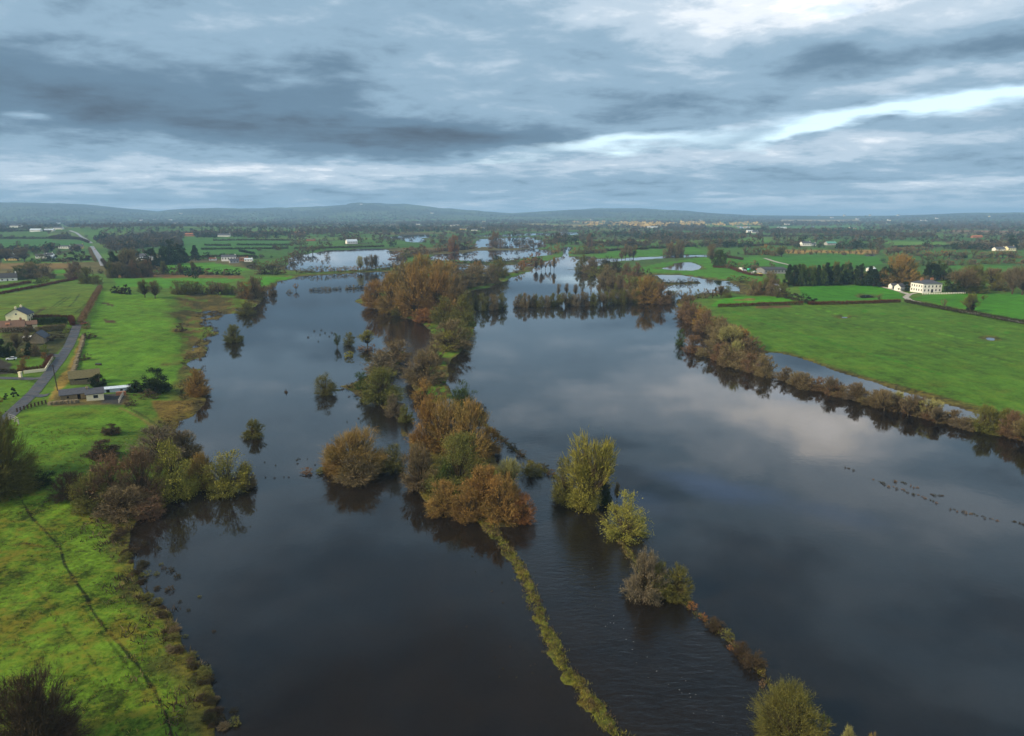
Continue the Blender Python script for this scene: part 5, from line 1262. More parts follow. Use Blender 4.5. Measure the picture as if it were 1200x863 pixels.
# ------------------------------------------------------------------ roads and paths
def strip(name, pts, width, mat, lift=0.10, step=3.0, wend=None, kind='structure'):
    W = [at(*p) for p in pts]
    PP = []
    for a, b in zip(W[:-1], W[1:]):
        n = max(int((b - a).length / step), 1)
        for i in range(n): PP.append(a.lerp(b, i / n))
    PP.append(W[-1])
    V, F = [], []
    n = len(PP); nc = 5
    for i, p in enumerate(PP):
        t = (PP[min(i + 2, n - 1)] - PP[max(i - 2, 0)]); nv = Vector((-t.y, t.x, 0)).normalized()
        w = width if wend is None else width + (wend - width) * i / (n - 1)
        for j in range(nc):
            q = p + nv * (w * (.5 - j / (nc - 1))) ; V.append((q.x, q.y, max(hz(q.x, q.y), -0.05) + lift))
    for i in range(n - 1):
        for j in range(nc - 1):
            F.append((i * nc + j, i * nc + j + 1, (i + 1) * nc + j + 1, (i + 1) * nc + j))
    me = np_mesh(name, V, [f[::-1] for f in F], [mat], smooth=True)
    if me.polygons[0].normal.z < 0: me.flip_normals()
    return tag(link(name, me), kind=kind)

def asphalt(name, c, wet=0.35):
    m, nt, bs = new_mat(name)
    geo = node(nt, 'ShaderNodeNewGeometry'); P = geo.outputs['Position']
    n1 = noise(nt, P, 0.35, 5, 0.65); n2 = noise(nt, P, 2.5, 3, 0.6)
    c = np.array(c)
    nt.links.new(ramp(nt, n1 * .7 + n2 * .3, [(.36, c * .5), (.5, c), (.64, c * 1.7)]), bs.inputs['Base Color'])
    nt.links.new(ramp(nt, n1, [(.4, (wet,) * 3), (.6, (.85,) * 3)]), bs.inputs['Roughness'])
    return m

# ------------------------------------------------------------------ buildings
WALLC = {'white': (.72, .71, .67), 'cream': (.72, .66, .44), 'stone': (.27, .22, .14), 'rubble': (.17, .14, .085), 'tin': (.42, .50, .58), 'brick': (.30, .14, .08), 'grey': (.34, .34, .33), 'yellow': (.66, .50, .20), 'shed': (.20, .21, .22)}
ROOFC = {'slate': (.060, .064, .078), 'tile': (.135, .080, .055), 'moss': (.105, .095, .045), 'tin': (.42, .50, .58), 'dark': (.045, .045, .048), 'redtile': (.30, .11, .05), 'greenroof': (.09, .26, .22)}
def wallm(k): return plain('wall_' + k, WALLC[k], .9, .15, .42 if k in ('rubble', 'stone') else .13, 2.2 if k in ('rubble', 'stone') else .5)
def roofm(k): return plain('roof_' + k, ROOFC[k], .55 if k in ('slate', 'dark') else .85, .3, .32, 1.6)
def glass(): return plain('window_glass', (.020, .024, .030), .08, .6, .2, 2.0)
def paint(): return plain('window_paint', (.70, .70, .66), .6, .3, .08, 2.0)

def opening(root, side, u, z, w, h, box, kind='window', col=None):
    """window or door set in a wall; box = x0,x1,y0,y1 of the house"""
    x0, x1, y0, y1 = box
    def place(d, m_, name, ww, hh, off, th, par, mats):
        mb = MB()
        if side in ('-y', '+y'):
            s = -1 if side == '-y' else 1; yy = y0 if s < 0 else y1
            mb.box(u - ww / 2, u + ww / 2, min(yy + s * off, yy + s * (off + th)), max(yy + s * off, yy + s * (off + th)), z + (h - hh) / 2, z + (h + hh) / 2)
        else:
            s = -1 if side == '-x' else 1; xx = x0 if s < 0 else x1
            mb.box(min(xx + s * off, xx + s * (off + th)), max(xx + s * off, xx + s * (off + th)), u - ww / 2, u + ww / 2, z + (h - hh) / 2, z + (h + hh) / 2)
        return mb.build(name, mats, par)
    if kind == 'window':
        f = place(0, 0, 'window', w, h, -.05, .10, root, paint())
        place(0, 0, 'pane', w - .16, h - .16, .05, .012, f, glass())
    elif kind == 'door':
        place(0, 0, 'door', w, h, -.05, .09, root, plain('door_paint_' + (col or 'dark'), {'dark': (.02, .025, .04), 'brown': (.05, .03, .02)}[col or 'dark'], .5, .4, .1))
    else:
        place(0, 0, 'doorway', w, h, -.3, .32, root, plain('dark_inside', (.012, .011, .010), .95, .0, .1))

def house(px, py, L, D, hw, hr, rz, wall, roof, label, cat='house', name='house', opens=(), chims=(), hip=None, group=None, extra=None, rad=None):
    p = at(px, py)
    root = empty(name, (p.x, p.y, p.z - .15), R(rz))
    HOMES.append((px, py, rad or max(L, D) * 1.1))
    x0, x1, y0, y1 = -L / 2, L / 2, 0, D
    mb = MB()
    if hip: mb.box(x0, x1, y0, y1, -.6, hw)
    else: mb.house(x0, x1, y0, y1, -.6, hw, hr)
    mb.build('walls', [wallm(wall)], root)
    rf = MB()
    if hip: rf.hip(x0 - .4, x1 + .4, y0 - .4, y1 + .4, hw + .003, hr, hip)
    else: rf.gable(x0, x1, y0, y1, hw + .02, hr + .02)
    rfo = rf.build('roof', [roofm(roof)], root)
    for (cx, cy_, cw, top, cm) in chims:
        c = MB(); c.box(cx - cw / 2, cx + cw / 2, cy_ - .4, cy_ + .4, hw, top); c.box(cx - cw / 2 - .08, cx + cw / 2 + .08, cy_ - .48, cy_ + .48, top, top + .16)
        for q in (-.2, .2): c.tube((cx + q * cw, cy_, top + .16), (cx + q * cw, cy_, top + .55), .13, .11, 6)
        c.build('chimney', [wallm(cm)], rfo)
    for o in opens: opening(root, *o[:5], (x0, x1, y0, y1), *o[5:])
    if extra: extra(root)
    tag(root, label, cat, group)
    return root

def small_house(px, py, L, D, hw, hr, rz, wall, roof, label, group=None, cat='house', name='house'):
    """a far house: walls, roof, chimney and windows in one small mesh"""
    if L >= 26: L, D, hw, hr = L * .66, D * .66, hw * .72, hr * .72
    p = at(px, py); HOMES.append((px, py, max(L, D) * .9))
    mb = MB(); x0, x1 = -L / 2, L / 2
    mb.house(x0, x1, 0, D, -.8, hw, hr, 0); mb.gable(x0, x1, 0, D, hw + .02, hr + .02, m=1)
    if cat == 'house': mb.box(x1 - 1.4, x1 - .4, D / 2 - .4, D / 2 + .4, hw, hr + 1.1, 0)
    n = max(int(L / 3.2), 1)
    for i in range(n):
        u = x0 + (i + .5) * L / n; mb.box(u - .55, u + .55, -.03, .02, hw * .42, hw * .80, 2)
    o = mb.build(name, [wallm(wall), roofm(roof), glass()]); o.location = (p.x, p.y, p.z); o.rotation_euler = (0, 0, R(rz))
    return tag(o, label, cat, group)

def build_farmsteads():
    # white Georgian mansion
    wins = []
    for i in range(5):
        u = -6.2 + i * 3.1
        wins.append(('-y', u, 4.0, 1.15, 1.7))
        if i != 2: wins.append(('-y', u, 1.0, 1.15, 1.8))
    wins.append(('-y', 0, 0.05, 1.7, 2.6, 'door', 'dark'))
    for i in range(5):
        wins += [('-x', 1.4 + i * 2.7, 4.0, 1.1, 1.7), ('-x', 1.4 + i * 2.7, 1.0, 1.1, 1.7)]
    house(1092, 343.0, 16, 14, 6.9, 9.4, 7, 'white', 'slate', 'white two-storey Georgian mansion with hipped slate roof beside the dark yew', 'mansion', 'mansion', wins,
          [(-4.2, 7, 2.2, 10.6, 'brick'), (4.2, 7, 2.2, 10.6, 'brick')], hip=4.6, rad=16)
    house(1048, 338.5, 5, 4, 3.0, 4.4, 12, 'white', 'slate', 'small white gate lodge left of the mansion by the drive', 'lodge', 'lodge', [('-y', 1.0, .9, 1.0, 1.1), ('-y', -1.0, 0, 1.0, 2.1, 'door')])
    house(1060, 341, 9, 6, 3.4, 5.6, 20, 'white', 'slate', 'low slate-roofed outbuilding tucked left behind the mansion', 'outbuilding', 'outbuilding', [('-y', 0, .9, 1.1, 1.2)])
    # cream house on the left
    house(37, 377.0, 9.0, 9.6, 4.4, 7.4, 104, 'cream', 'slate', 'two-storey cream gabled house with slate roof and twin chimneys on the left', 'house', 'house',
          [('-x', 4.8, 4.3, .9, .9), ('-y', -2.4, .9, 1.2, 1.2), ('-y', .4, .9, 1.0, 1.8), ('-y', 2.7, .9, 1.2, 1.2), ('-y', -1.4, 3.0, 1.1, 1.0), ('-y', 2.2, 3.0, 1.1, 1.0), ('-x', 8.0, .2, 1.1, 2.0, 'door', 'brown')],
          [(-3.9, 4.8, 1.0, 8.3, 'cream'), (2.6, 4.8, 1.0, 8.3, 'cream')], rad=17)
    def dormer(root):
        d = MB(); d.house(-.9, .9, .9, 2.8, 2.6, 3.6, 4.4); d.build('dormer', [wallm('brick')], root)
        mb = MB(); mb.box(-.45, .45, .85, .88, 2.8, 3.6); mb.build('dormer_window', [glass()], root)
    house(10, 389.2, 13, 7, 2.3, 5.0, 32, 'cream', 'tile', 'bungalow with orange-brown tiled roof and dormer before the cream house', 'bungalow', 'bungalow', [('-y', -4, .8, 1.6, 1.2), ('-y', 4, .8, 1.6, 1.2), ('+x', 3.5, .9, 1.2, 1.2)], [(5.2, 3.5, .9, 5.8, 'brick')], extra=dormer, rad=17)
    house(35, 385.5, 6, 4.2, 2.3, 3.8, 32, 'cream', 'tile', 'small tiled garage beside the orange-brown bungalow', 'garage', 'garage', [('-y', 0, .1, 2.2, 1.9, 'door', 'brown')])
    house(55.5, 400.6, 8.2, 5.6, 2.6, 5.0, 108, 'stone', 'slate', 'stone outbuilding with steep slate roof in the garden', 'outbuilding', 'outbuilding', [('-y', 0, 0, 1.0, 2.0, 'door', 'brown')], rad=12)
    # carport: flat roof on posts
    p = at(36, 402); r_ = empty('carport', p, R(30)); mb = MB(); mb.box(-3, 3, 0, 4.5, 2.35, 2.55); mb.build('roof', [wallm('white')], r_)
    for sx in (-2.8, 2.8):
        for sy in (.2, 4.3): m2 = MB(); m2.tube((sx, sy, -.1), (sx, sy, 2.35), .07, .07); m2.build('post', [wallm('grey')], r_)
    mb = MB(); mb.box(-2.9, 2.9, 4.2, 4.4, -.1, 2.34); mb.build('back_wall', [plain('dark_boards', (.03, .03, .028))], r_)
    tag(r_, 'flat white carport left of the stone outbuilding', 'carport')
    # ruined farm
    house(100, 450.5, 9.2, 5.8, 2.6, 4.7, 31, 'rubble', 'moss', 'old stone barn with mossy curved-in roof and open right bay', 'barn', 'barn', [('-y', 3.0, -.1, 2.5, 2.4, 'open'), ('-y', -1, 1.9, 4.2, .5, 'open')], rad=12)
    house(88, 468.2, 8.0, 4.2, 2.0, 3.3, 31, 'rubble', 'slate', 'long roofless-looking stone cottage range with dark slate roof', 'cottage', 'cottage', [('-y', 1.2, 0, .9, 1.7, 'open'), ('-y', -1.9, .8, .6, .6, 'open')], rad=10)
    house(112, 469.6, 4.9, 4.6, 2.5, 3.8, 31, 'cream', 'slate', 'small cream rendered cottage with one window joined to the stone range', 'cottage', 'cottage', [('-y', .2, .9, 1.5, 1.2)], [(-2.0, 2.3, .6, 4.3, 'stone')], rad=9)
    house(136.5, 459.8, 8.2, 3.0, 1.5, 1.9, 25, 'tin', 'tin', 'long low blue-white tin shed behind the farmyard', 'shed', 'shed', [('-y', -2.5, .1, 1.0, 1.2, 'open'), ('-y', 1.6, .5, .8, .6, 'open')], rad=8)
    p = at(142, 463.5); mb = MB(); mb.box(-1.5, 1.5, 0, 1.2, -.1, 1.1); mb.box(-1.4, 1.4, .2, 1.0, 1.102, 1.2); o = mb.build('block_wall', [wallm('brick')]); o.location = p; o.rotation_euler = (0, 0, R(25)); tag(o, 'low brown block wall in front of the tin shed', 'wall')
    # white gabled cottage, far left; farms behind
    house(9, 329.5, 15, 8, 3.0, 7.0, 35, 'white', 'dark', 'white cottage with dark roof and tall white gable at the left edge', 'cottage', 'cottage', [('-y', -4, .8, 1.5, 1.3), ('-y', 0, 0, 1.1, 2.1, 'door'), ('-y', 4, .8, 1.5, 1.3), ('+x', 4, 3.2, .9, 1.0)], [(6.8, 4, .9, 7.9, 'white')], rad=16)
    for a in [(92.5, 291.6, 13, 9, 3.6, 7.6, 20, 'yellow', 'slate', 'yellow gabled house beside the main road'), (75, 291.6, 19, 8, 4.2, 5.4, 8, 'white', 'slate', 'long white bungalow left of the yellow house'),
              (160, 305.5, 24, 9, 4.6, 9, 12, 'white', 'slate', 'white farmhouse with two dark gables behind the dark grove'), (172, 305.5, 15, 8, 4, 5.4, 8, 'white', 'tin', 'low white block right of the gabled farmhouse'),
              (183, 304.5, 18, 9, 5, 7, 8, 'stone', 'moss', 'tan stone barn right of the low white block'), (268, 306.3, 18, 8, 5.8, 8.0, 14, 'white', 'slate', 'tall white farmhouse at the right of the bright knoll'),
              (275, 308.6, 11, 8, 3.0, 5.4, 30, 'grey', 'slate', 'grey slate shed in front of the tall white farmhouse'), (283, 306.2, 16, 8, 3.4, 5.2, 10, 'brick', 'tile', 'brown long barn right of the tall white farmhouse'),
              (291, 307.0, 10, 7, 3.2, 4.4, 10, 'white', 'tin', 'white low shed right of the brown long barn'), (249, 305.6, 9, 5, 2.6, 3.6, 8, 'white', 'redtile', 'small white shed left of the tall white farmhouse'),
              (57, 302.6, 11, 8, 4.5, 7, 20, 'white', 'slate', 'white house with gable beyond the tan field'), (48, 303, 14, 8, 3.4, 6, 10, 'white', 'slate', 'low white house left of the gable beyond the tan field'), (61, 303.0, 7, 6, 3, 4.5, 20, 'tin', 'tin', 'pale shed right of the gable beyond the tan field'),
              (13, 305.5, 16, 7, 3.2, 5.0, 5, 'yellow', 'slate', 'yellow-walled sheds at the left beyond the tan field'), (20, 301, 20, 7, 3.2, 5.0, 5, 'grey', 'tin', 'pale roofed sheds above the yellow-walled ones'),
              (41, 271.8, 44, 20, 7, 12, 6, 'white', 'tin', 'white barns on the crest of the rising fields'), (57, 271.4, 40, 18, 6, 10, 6, 'white', 'tin', 'second white barns right along that crest'), (68, 270.8, 42, 18, 7, 12, 6, 'white', 'slate', 'third white farm along that crest by the brown trees'),
              (18, 267.6, 60, 24, 9, 15, 5, 'white', 'slate', 'pale houses of the far village at the left edge'), (262, 277.6, 46, 18, 6, 11, 8, 'white', 'slate', 'white farm among dark trees on the far left plain'),
              (222, 277.2, 22, 12, 6, 8, 8, 'brick', 'redtile', 'orange-brown house on the far left plain'), (413, 286, 22, 12, 5, 9, 30, 'white', 'tin', 'pale blue-white barn at the far shore of the upper flood'), (364, 282.6, 30, 11, 4, 6, 4, 'brick', 'tile', 'long brown shed on the far plain above the upper flood'),
              (543, 269.5, 34, 18, 6, 10, 12, 'yellow', 'slate', 'yellowish house left in the far village beyond the flood'), (549, 268.2, 26, 16, 6, 10, 12, 'white', 'slate', 'white house second in the far village beyond the flood'), (556, 270.6, 34, 16, 5, 9, 6, 'white', 'slate', 'low white house third in the far village beyond the flood'), (567, 268, 30, 16, 6, 10, 20, 'cream', 'slate', 'cream house at the right of the far village beyond the flood'),
              (647, 265.8, 40, 20, 7, 11, 20, 'white', 'slate', 'pale barn on the far plain right of the flood'), (765, 267.4, 70, 20, 6, 9, 4, 'white', 'tin', 'long white shed under the trees coloured gold for sunlight'), (885, 273.5, 34, 18, 6, 11, 10, 'white', 'slate', 'white farmhouse on the middle right plain'), (879.5, 273.2, 20, 14, 6, 9, 10, 'white', 'tin', 'small white shed left of that farmhouse'),
              (945.5, 288.5, 19, 10, 5.5, 8.5, 8, 'white', 'slate', 'white house in trees above the ochre field'), (975, 287.6, 20, 12, 4, 7, 8, 'grey', 'greenroof', 'barn with teal roof above the ochre field'), (954, 288.4, 9, 7, 4, 6, 8, 'white', 'slate', 'little white house left of the teal barn'),
              (917, 268.4, 54, 22, 8, 11, 4, 'white', 'tin', 'bright white sheds on the far right plain'), (923, 263.7, 44, 22, 8, 12, 4, 'white', 'slate', 'white farm above the bright white sheds'), (1000, 268.4, 44, 18, 6, 10, 10, 'cream', 'slate', 'cream farm among trees on the far right plain'),
              (1173, 294.3, 30, 13, 5, 9, 10, 'white', 'slate', 'long white farm under the big dark pine'), (1186, 294.3, 15, 10, 5, 8, 10, 'cream', 'slate', 'cream house right of the long white farm'), (1146, 279, 40, 14, 5, 9, 4, 'brick', 'redtile', 'red-roofed house on the far right'), (1022, 318.3, 8, 5, 2.8, 3.8, 8, 'white', 'tin', 'small white shed deep in the shelter belt')]:
        small_house(*a)
    # dark cattle shed right of the scrap yard
    small_house(909, 321, 25, 17, 4.2, 6.2, 8, 'shed', 'dark', 'large dark cattle shed left of the evergreen shelter belt', cat='shed', name='shed')
    small_house(912.8, 341.0, 6, 5, 2.6, 5.4, 100, 'white', 'slate', 'tiny white gable among the bushes below the dark shed', cat='shed', name='shed')
    # scattered white houses toward the hills
    k = 0
    for (x, y) in [(31, 252.9), (51, 251.5), (126, 253.2), (68, 260.3), (155, 262), (181, 259.6), (199.5, 259.8), (225, 256), (240, 256.1), (245, 262.7), (273, 263), (270, 252.6), (213, 258.2), (367, 252.6), (378, 253.2), (385, 253.3), (414, 249.5), (434, 249),
                   (424, 257.2), (398, 263.4), (507, 257.7), (513, 259.8), (490, 264), (536, 265), (567, 260.5), (530, 265.5), (694, 259.3), (822, 259.4), (700, 261), (960, 256), (1005, 258.8), (1042, 259.4), (1045, 259.7), (1053, 257.2), (1081, 259.6), (1086, 259.8), (1160, 258.8), (1159, 253.2), (1098, 259.2), (1040, 262.6), (931, 261.8), (1115, 260.5),
                   (140, 262.6), (165, 259.9), (205, 263.2), (975, 258), (990, 257.2), (1020, 257.0)]:
        d = 62 * 811 / max(y - 251.5, 5.5); sz = min(d * .0045, 40)
        small_house(x, max(y, 256.3) if y > 254 else y, sz * 1.3, sz * .7, sz * .40, sz * .66, RS.uniform(-10, 40), 'white' if k % 4 else 'cream', 'slate', 'tiny white house in the distance toward the hills', group='distant houses toward the hills'); k += 1
    # garden wall, cream
    mb = MB(); W = [at(28, 438.2), at(53.2, 435.4), at(62.2, 420.5)]
    for a, b in zip(W[:-1], W[1:]):
        t = (b - a).normalized(); nv = Vector((-t.y, t.x, 0)) * .14
        za, zb = min(a.z, b.z) - .4, 1.15
        mb.add([a - nv + Vector((0, 0, -.4)), b - nv + Vector((0, 0, -.4)), b + nv + Vector((0, 0, -.4)), a + nv + Vector((0, 0, -.4)), a - nv + Vector((0, 0, zb)), b - nv + Vector((0, 0, zb)), b + nv + Vector((0, 0, zb)), a + nv + Vector((0, 0, zb))],
               [(0, 3, 2, 1), (4, 5, 6, 7), (0, 1, 5, 4), (1, 2, 6, 5), (2, 3, 7, 6), (3, 0, 4, 7)])
    tag(mb.build('garden_wall', [wallm('cream')]), 'cream garden wall bending along the lane', 'wall')
    p = at(24.2, 442.5); mb = MB(); mb.box(-.45, .45, -.45, .45, -.2, 1.9); mb.box(-.55, .55, -.55, .55, 1.903, 2.1); o = mb.build('gate_pillar', [wallm('cream')]); o.location = p; tag(o, 'cream gate pillar at the garden drive', 'pillar')
    # field stone wall beside the lane
    mb = MB(); rr_ = random.Random(3)
    for (x, y) in along([(99, 393), (95, 408), (91, 420), (86, 436), (84, 446)], 90):
        q = at(x + rr_.uniform(-.5, .5), y); s = rr_.uniform(.35, .75)
        mb.box(q.x - s, q.x + s, q.y - s, q.y + s, q.z - .2, q.z + rr_.uniform(.5, 1.1))
    tag(mb.build('stone_wall', [wallm('rubble')]), 'tumbled stone wall along the grassy verge of the lane', 'wall')
    mb = MB()
    for (x, y) in along([(58, 475), (74, 473.5), (92, 472.5)], 46):
        q = at(x + rr_.uniform(-.5, .5), y); s = rr_.uniform(.3, .6); mb.box(q.x - s, q.x + s, q.y - s, q.y + s, q.z - .2, q.z + rr_.uniform(.6, 1.2))
    tag(mb.build('stone_wall', [wallm('rubble')]), 'low stone wall in front of the ruined cottage range', 'wall')
    # fences
    def fence(pts, n, h, label, rails=2, mat=None, name='fence', post=.12):
        root = empty(name, at(*pts[0])); o = Vector(root.location); Q = [at(x, y) - o for x, y in along(pts, n)]
        for q in Q: m_ = MB(); m_.box(q.x - post, q.x + post, q.y - post, q.y + post, q.z - .3, q.z + h); m_.build('post', [mat], root)
        for r_ in range(rails):
            m_ = MB(); zz = h * (.45 + .42 * r_)
            for a, b in zip(Q[:-1], Q[1:]): m_.tube(a + Vector((0, 0, zz)), b + Vector((0, 0, zz)), .05, .05, 4)
            m_.build('rail', [mat], root)
        tag(root, label, 'fence')
    wood = plain('fence_wood', (.045, .035, .025), .9, .1)
    fence([(18, 484), (32, 479), (48, 474.5), (56, 473)], 9, 1.25, 'dark post fence where the lane leaves at the left', mat=wood, post=.16)
    fence([(1080, 345.2), (1105, 345), (1132, 344.2)], 26, 1.2, 'white paling fence in front of the mansion', mat=wallm('white'), post=.16)
    fence([(139, 473.5), (146, 461)], 7, 1.4, 'pale gate fence on the right side of the farmyard', mat=plain('old_gate', (.30, .30, .28)), post=.1)
    fence([(8, 492), (22, 496), (22, 501)], 3, 1.5, 'grey field gate at the left edge of the sloping pasture', rails=3, mat=plain('old_gate', (.30, .30, .28)))
    # telephone pole, posts in the water
    p = at(67.5, 458.0); r_ = empty('telephone_pole', p); mb = MB(); mb.tube((0, 0, -.5), (-.4, 0, 9.2), .17, .12); mb.build('pole', [wood], r_); mb = MB(); mb.box(-.95, .15, -.06, .06, 8.6, 8.75); mb.build('crossarm', [wood], r_); tag(r_, 'slightly leaning wooden telephone pole on the lane verge', 'pole')
    for (x, y, h) in [(963, 856, 2.0), (969, 862, 1.9)]:
        p = at(x, y); mb = MB(); mb.tube((0, 0, -1), (.05, 0, h), .16, .13); mb.tube((.05, 0, h), (.06, 0, h + .35), .20, .05, 6, 1); o = mb.build('mooring_post', [wood, veg_mat('lime')]); o.location = p
        tag(o, 'mossy dark post standing in water right of the bottom bush, ' + ('nearer the bush' if x < 966 else 'farther from the bush'), 'post')
    p = at(335, 460); mb = MB(); mb.tube((0, 0, -1), (.1, 0, 1.2), .25, .12); mb.box(-.5, .6, -.2, .2, .02, .45); o = mb.build('stump', [wood]); o.location = p; tag(o, 'dark stump in the left flood, left of the round olive-green tree', 'stump')
    p = at(115.5, 428); mb = MB(); mb.box(-1.1, 1.1, -.4, .4, 0, .65); mb.box(-1.0, 1.0, -.3, .3, .652, .70, 1); o = mb.build('water_trough', [wood, glass()]); o.location = p; tag(o, 'dark feeding trough on the green slope above the mossy barn', 'trough')
    # roads
    lane = asphalt('lane_asphalt', (.045, .046, .052), .45); conc = asphalt('yard_concrete', (.075, .075, .078)); road = asphalt('road_asphalt', (.20, .21, .235), .3); grav = asphalt('drive_gravel', (.30, .28, .25), .8)
    strip('lane', [(91, 380), (86.5, 393), (80, 407), (70, 422.5), (55, 441), (40, 460), (26, 473), (10, 488), (-14, 505)], 4.0, lane, wend=3.8)
    strip('garden_drive', [(55, 443), (38, 444.5), (22, 444), (0, 443.5), (-30, 443)], 3.6, lane, lift=.14)
    strip('farm_entrance', [(40, 464), (50, 464.5), (57, 463)], 4.0, lane, lift=.15)
    strip('parking_spot', [(60, 419), (67, 415.5)], 5, lane, lift=.15)
    strip('main_road', [(121.5, 312), (118, 305), (112.5, 296.5), (107.5, 289)], 6.8, road, lift=.5)
    strip('far_road', [(107, 285.5), (100, 280.5), (90, 275), (82, 271.5)], 7, road, lift=.6)
    strip('avenue', [(1230, 385), (1200, 379), (1165, 371.8), (1130, 365.5), (1090, 358), (1066, 352), (1061, 348.5), (1066, 345), (1074, 343.5)], 4.0, grav, lift=.12)
    strip('drive', [(1066, 345.5), (1052, 341), (1038, 337.5), (1018, 333)], 4, grav, lift=.15)
    strip('field_track', [(896, 303), (912, 308), (926, 311)], 5, grav, lift=.3)

def car(px, py, rz, colour, label, scale=1.0, van=False, name='car', cat='car', loc=None):
    p = at(px, py, .15) if loc is None else loc
    r_ = empty(name, p, R(rz)); r_.scale = (scale,) * 3
    L, W = 4.3, 1.75
    body = MB()
    prof = [(-2.15, .35), (-2.15, .80), (-1.95, .95), (1.05, .95), (2.05, .80), (2.15, .62), (2.15, .35)] if not van else [(-2.5, .4), (-2.5, 2.15), (1.35, 2.15), (1.95, 1.3), (2.5, 1.1), (2.5, .4)]
    n = len(prof)
    for s in (1,):
        vs = [(x, -W / 2, z) for x, z in prof] + [(x, W / 2, z) for x, z in prof]
        fs = [tuple(range(n)), tuple(range(2 * n - 1, n - 1, -1))] + [((i + 1) % n, i, n + i, n + (i + 1) % n) for i in range(n)]
        body.add(vs, fs)
    pm = plain('car_paint_' + name + '_' + str(colour), colour, .25, .6, .05)
    body.build('body', [pm], r_)
    if not van:
        c = MB(); q = [(-1.75, .953, .80), (-1.15, 1.44, .62), (.15, 1.46, .62), (.98, .953, .78)]
        vs = [(x, -w, z) for x, z, w in q] + [(x, w, z) for x, z, w in q]
        c.add(vs, [(0, 1, 2, 3), (7, 6, 5, 4), (0, 4, 5, 1), (1, 5, 6, 2), (2, 6, 7, 3)]); c.build('cabin', [glass()], r_)
        t = MB(); t.box(-1.1, .12, -.6, .6, 1.463, 1.50); t.build('roof', [pm], r_)
    else:
        c = MB(); c.add([(1.40, -.7, 2.06), (1.93, -.78, 1.36), (1.93, .78, 1.36), (1.40, .7, 2.06)], [(0, 1, 2, 3)])
        for v in range(4): c.v[v] = (c.v[v][0] + .04, c.v[v][1], c.v[v][2] + .03)
        c.build('windscreen', [glass()], r_)
    for x in (-1.35, 1.35):
        for y in (-W / 2 + .06, W / 2 - .06):
            w = MB(); w.tube((x, y - .1, .32), (x, y + .1, .32), .32, .32, 12); w.build('wheel', [plain('tyre', (.015, .015, .016), .9, .1)], r_)
    tag(r_, label, cat)
    return r_

def build_vehicles():
    car(13.5, 422.3, 205, (.75, .77, .80), 'white car parked on the drive by the garden', .85)
    car(98.3, 380.5, 250, (.40, .02, .025), 'red car parked at the top of the lane', .85)
    r1 = at(111.5, 293.5, .7)
    car(0, 0, 110, (.62, .45, .35), 'pale orange van driving on the main road', van=True, name='van', cat='van', loc=r1)
    car(0, 0, 110, (.45, .55, .70), 'pale blue car ahead of the van on the main road', loc=at(108.6, 290.6, .7))
    cols = [((.70, .70, .68), True, 'white van'), ((.05, .45, .30), True, 'green van'), ((.60, .62, .62), False, 'silver car'), ((.72, .72, .72), True, 'second white van'), ((.40, .05, .04), True, 'red van'), ((.60, .45, .20), False, 'ochre car'), ((.30, .33, .38), False, 'grey car'), ((.74, .74, .74), False, 'white car'), ((.10, .14, .30), False, 'blue car')]
    spots = [(868, 316.5), (877.5, 317.2), (884, 319.5), (872, 318.8), (889, 317), (890.5, 321.5), (894, 319), (880, 321), (897, 317.5)]
    for (x, y), (c, v, nm) in zip(spots, cols):
        car(x, y, random.uniform(0, 360), c, nm + ' in the scrap yard left of the dark shed', 1.15, v, 'van' if v else 'car', 'van' if v else 'car')

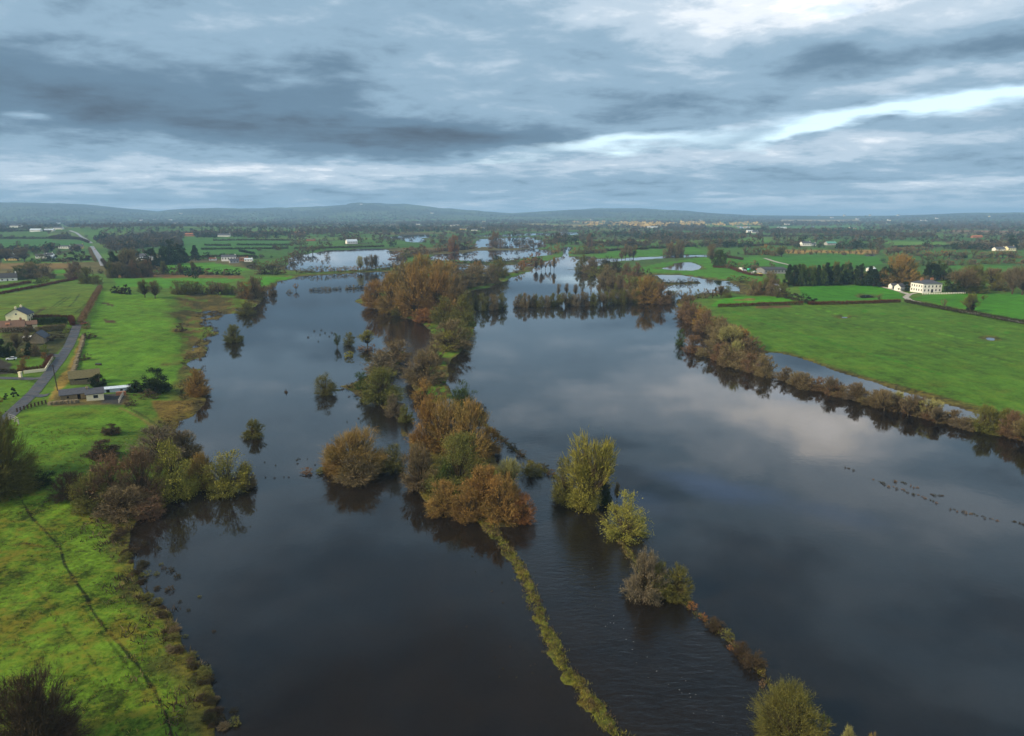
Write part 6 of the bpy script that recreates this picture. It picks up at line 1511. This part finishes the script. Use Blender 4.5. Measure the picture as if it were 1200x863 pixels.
def build_weeds():
    """weed and grass tufts, foam, swans"""
    rng = np.random.RandomState(8)
    def tufts(name, xy, size, mats, per=9):
        for mi, mat in enumerate(mats):
            q = xy[mi::len(mats)]
            z = height(q[:, 0], q[:, 1]); z = np.maximum(z, -.05)
            n = len(q); idx = np.repeat(np.arange(n), per); m = n * per
            s = size * rng.uniform(.5, 1.5, n)[idx]
            P = np.stack([q[idx, 0] + rng.normal(size=m) * s * .45, q[idx, 1] + rng.normal(size=m) * s * .45, z[idx]], 1)
            D = unit(np.stack([rng.normal(size=m) * .6, rng.normal(size=m) * .6, np.ones(m)], 1))
            V, F = slivers(rng, P, D, s * rng.uniform(.5, 1.3, m), s * .18)
            o = link(name, np_mesh(name, V, F, [veg_mat(mat)])); tag(o, kind='stuff')
    # rough grass on the near pasture
    P = FIELD_W[0][0]; x = rng.uniform(-170, -40, 26000); y = rng.uniform(60, 190, 26000)
    h, sd, _ = height(x, y, True)
    k = (sd > 0.2) & (fbm(x / 5, y / 5, 401, 3) + rng.normal(size=len(x)) * .25 + np.clip((7 - sd) / 9, 0, .8) > .12)
    tufts('rough_grass', np.stack([x[k], y[k]], 1), .34, ['yellow', 'olive', 'lime', 'bramble'], 7)
    # margins of the left shore and marsh
    x = rng.uniform(-330, -40, 60000); y = rng.uniform(70, 520, 60000); h, sd, _ = height(x, y, True)
    k = (h > -.12) & (sd > -14) & (sd < 7) & (fbm(x / 6, y / 6, 402, 3) > -.15)
    tufts('rushes', np.stack([x[k], y[k]], 1), .75, ['bramble', 'hedge', 'brown', 'bramble'], 8)
    pts = []
    for i, (P, w, ht) in enumerate(BANK_W[:4]):
        for a, b in zip(P[:-1], P[1:]):
            L = np.hypot(*(b - a)); n = int(L * (16, 8, 6, 4)[i])
            t = rng.uniform(0, 1, n)[:, None]; pts.append(a + (b - a) * t + rng.normal(size=(n, 2)) * w * (.75, .8, .7, 1)[i])
    pts = np.concatenate(pts); pts = pts[rng.permutation(len(pts))]
    hh = height(pts[:, 0], pts[:, 1]); pts = pts[(hh > -.16) & (fbm(pts[:, 0] / 4, pts[:, 1] / 4, 403, 3) > -.35)]
    tufts('bank_weeds', pts, .38, ['olive', 'yellow', 'olive', 'bramble', 'brown'], 9)
    # foam flecks on the river
    C = flat_poly([(688, 660), (700, 705), (724, 728), (738, 742), (752, 766), (762, 790), (800, 798), (806, 815), (828, 842), (836, 862)])
    V, F = [], []
    for a, b in zip(C[:-1], C[1:]):
        for k in range(4):
            t = rng.uniform(); c = a + (b - a) * t + rng.normal(size=2) * 1.3; s = rng.uniform(.02, .06); i0 = len(V)
            for j in range(6):
                an = j * 1.047; V.append((c[0] + math.cos(an) * s * rng.uniform(.6, 1.8), c[1] + math.sin(an) * s * rng.uniform(.5, 1), .012))
            F += [(i0, i0 + 1, i0 + 2), (i0, i0 + 2, i0 + 3), (i0, i0 + 3, i0 + 4), (i0, i0 + 4, i0 + 5)]
    tag(link('foam', np_mesh('foam', V, F, [plain('foam', (.36, .37, .37), .9, .1)])), kind='stuff')

build_ground(); build_water(); build_sky(); build_haze(); build_trees(); build_farmsteads(); build_vehicles(); build_weeds(); far_woods()
cam = bpy.data.cameras.new('camera'); co = bpy.data.objects.new('camera', cam); COL.objects.link(co)
co.location = (0, 0, CAM_H); co.rotation_euler = (math.pi / 2 - PITCH, 0, 0)
cam.sensor_fit = 'HORIZONTAL'; cam.angle = 2 * math.atan(600 / FOC); cam.clip_start = 1.0; cam.clip_end = 60000
SC.camera = co
SC.view_settings.view_transform = 'Standard'; SC.view_settings.look = 'None'; SC.view_settings.gamma = 1.0; SC.view_settings.use_curve_mapping = False
SC.view_settings.exposure = EXPOSURE
cy = SC.cycles
cy.max_bounces = 6; cy.diffuse_bounces = 2; cy.glossy_bounces = 2; cy.transparent_max_bounces = 8; cy.volume_bounces = 0
cy.use_denoising = True; cy.caustics_reflective = False; cy.caustics_refractive = False
cy.sample_clamp_indirect = 4.0
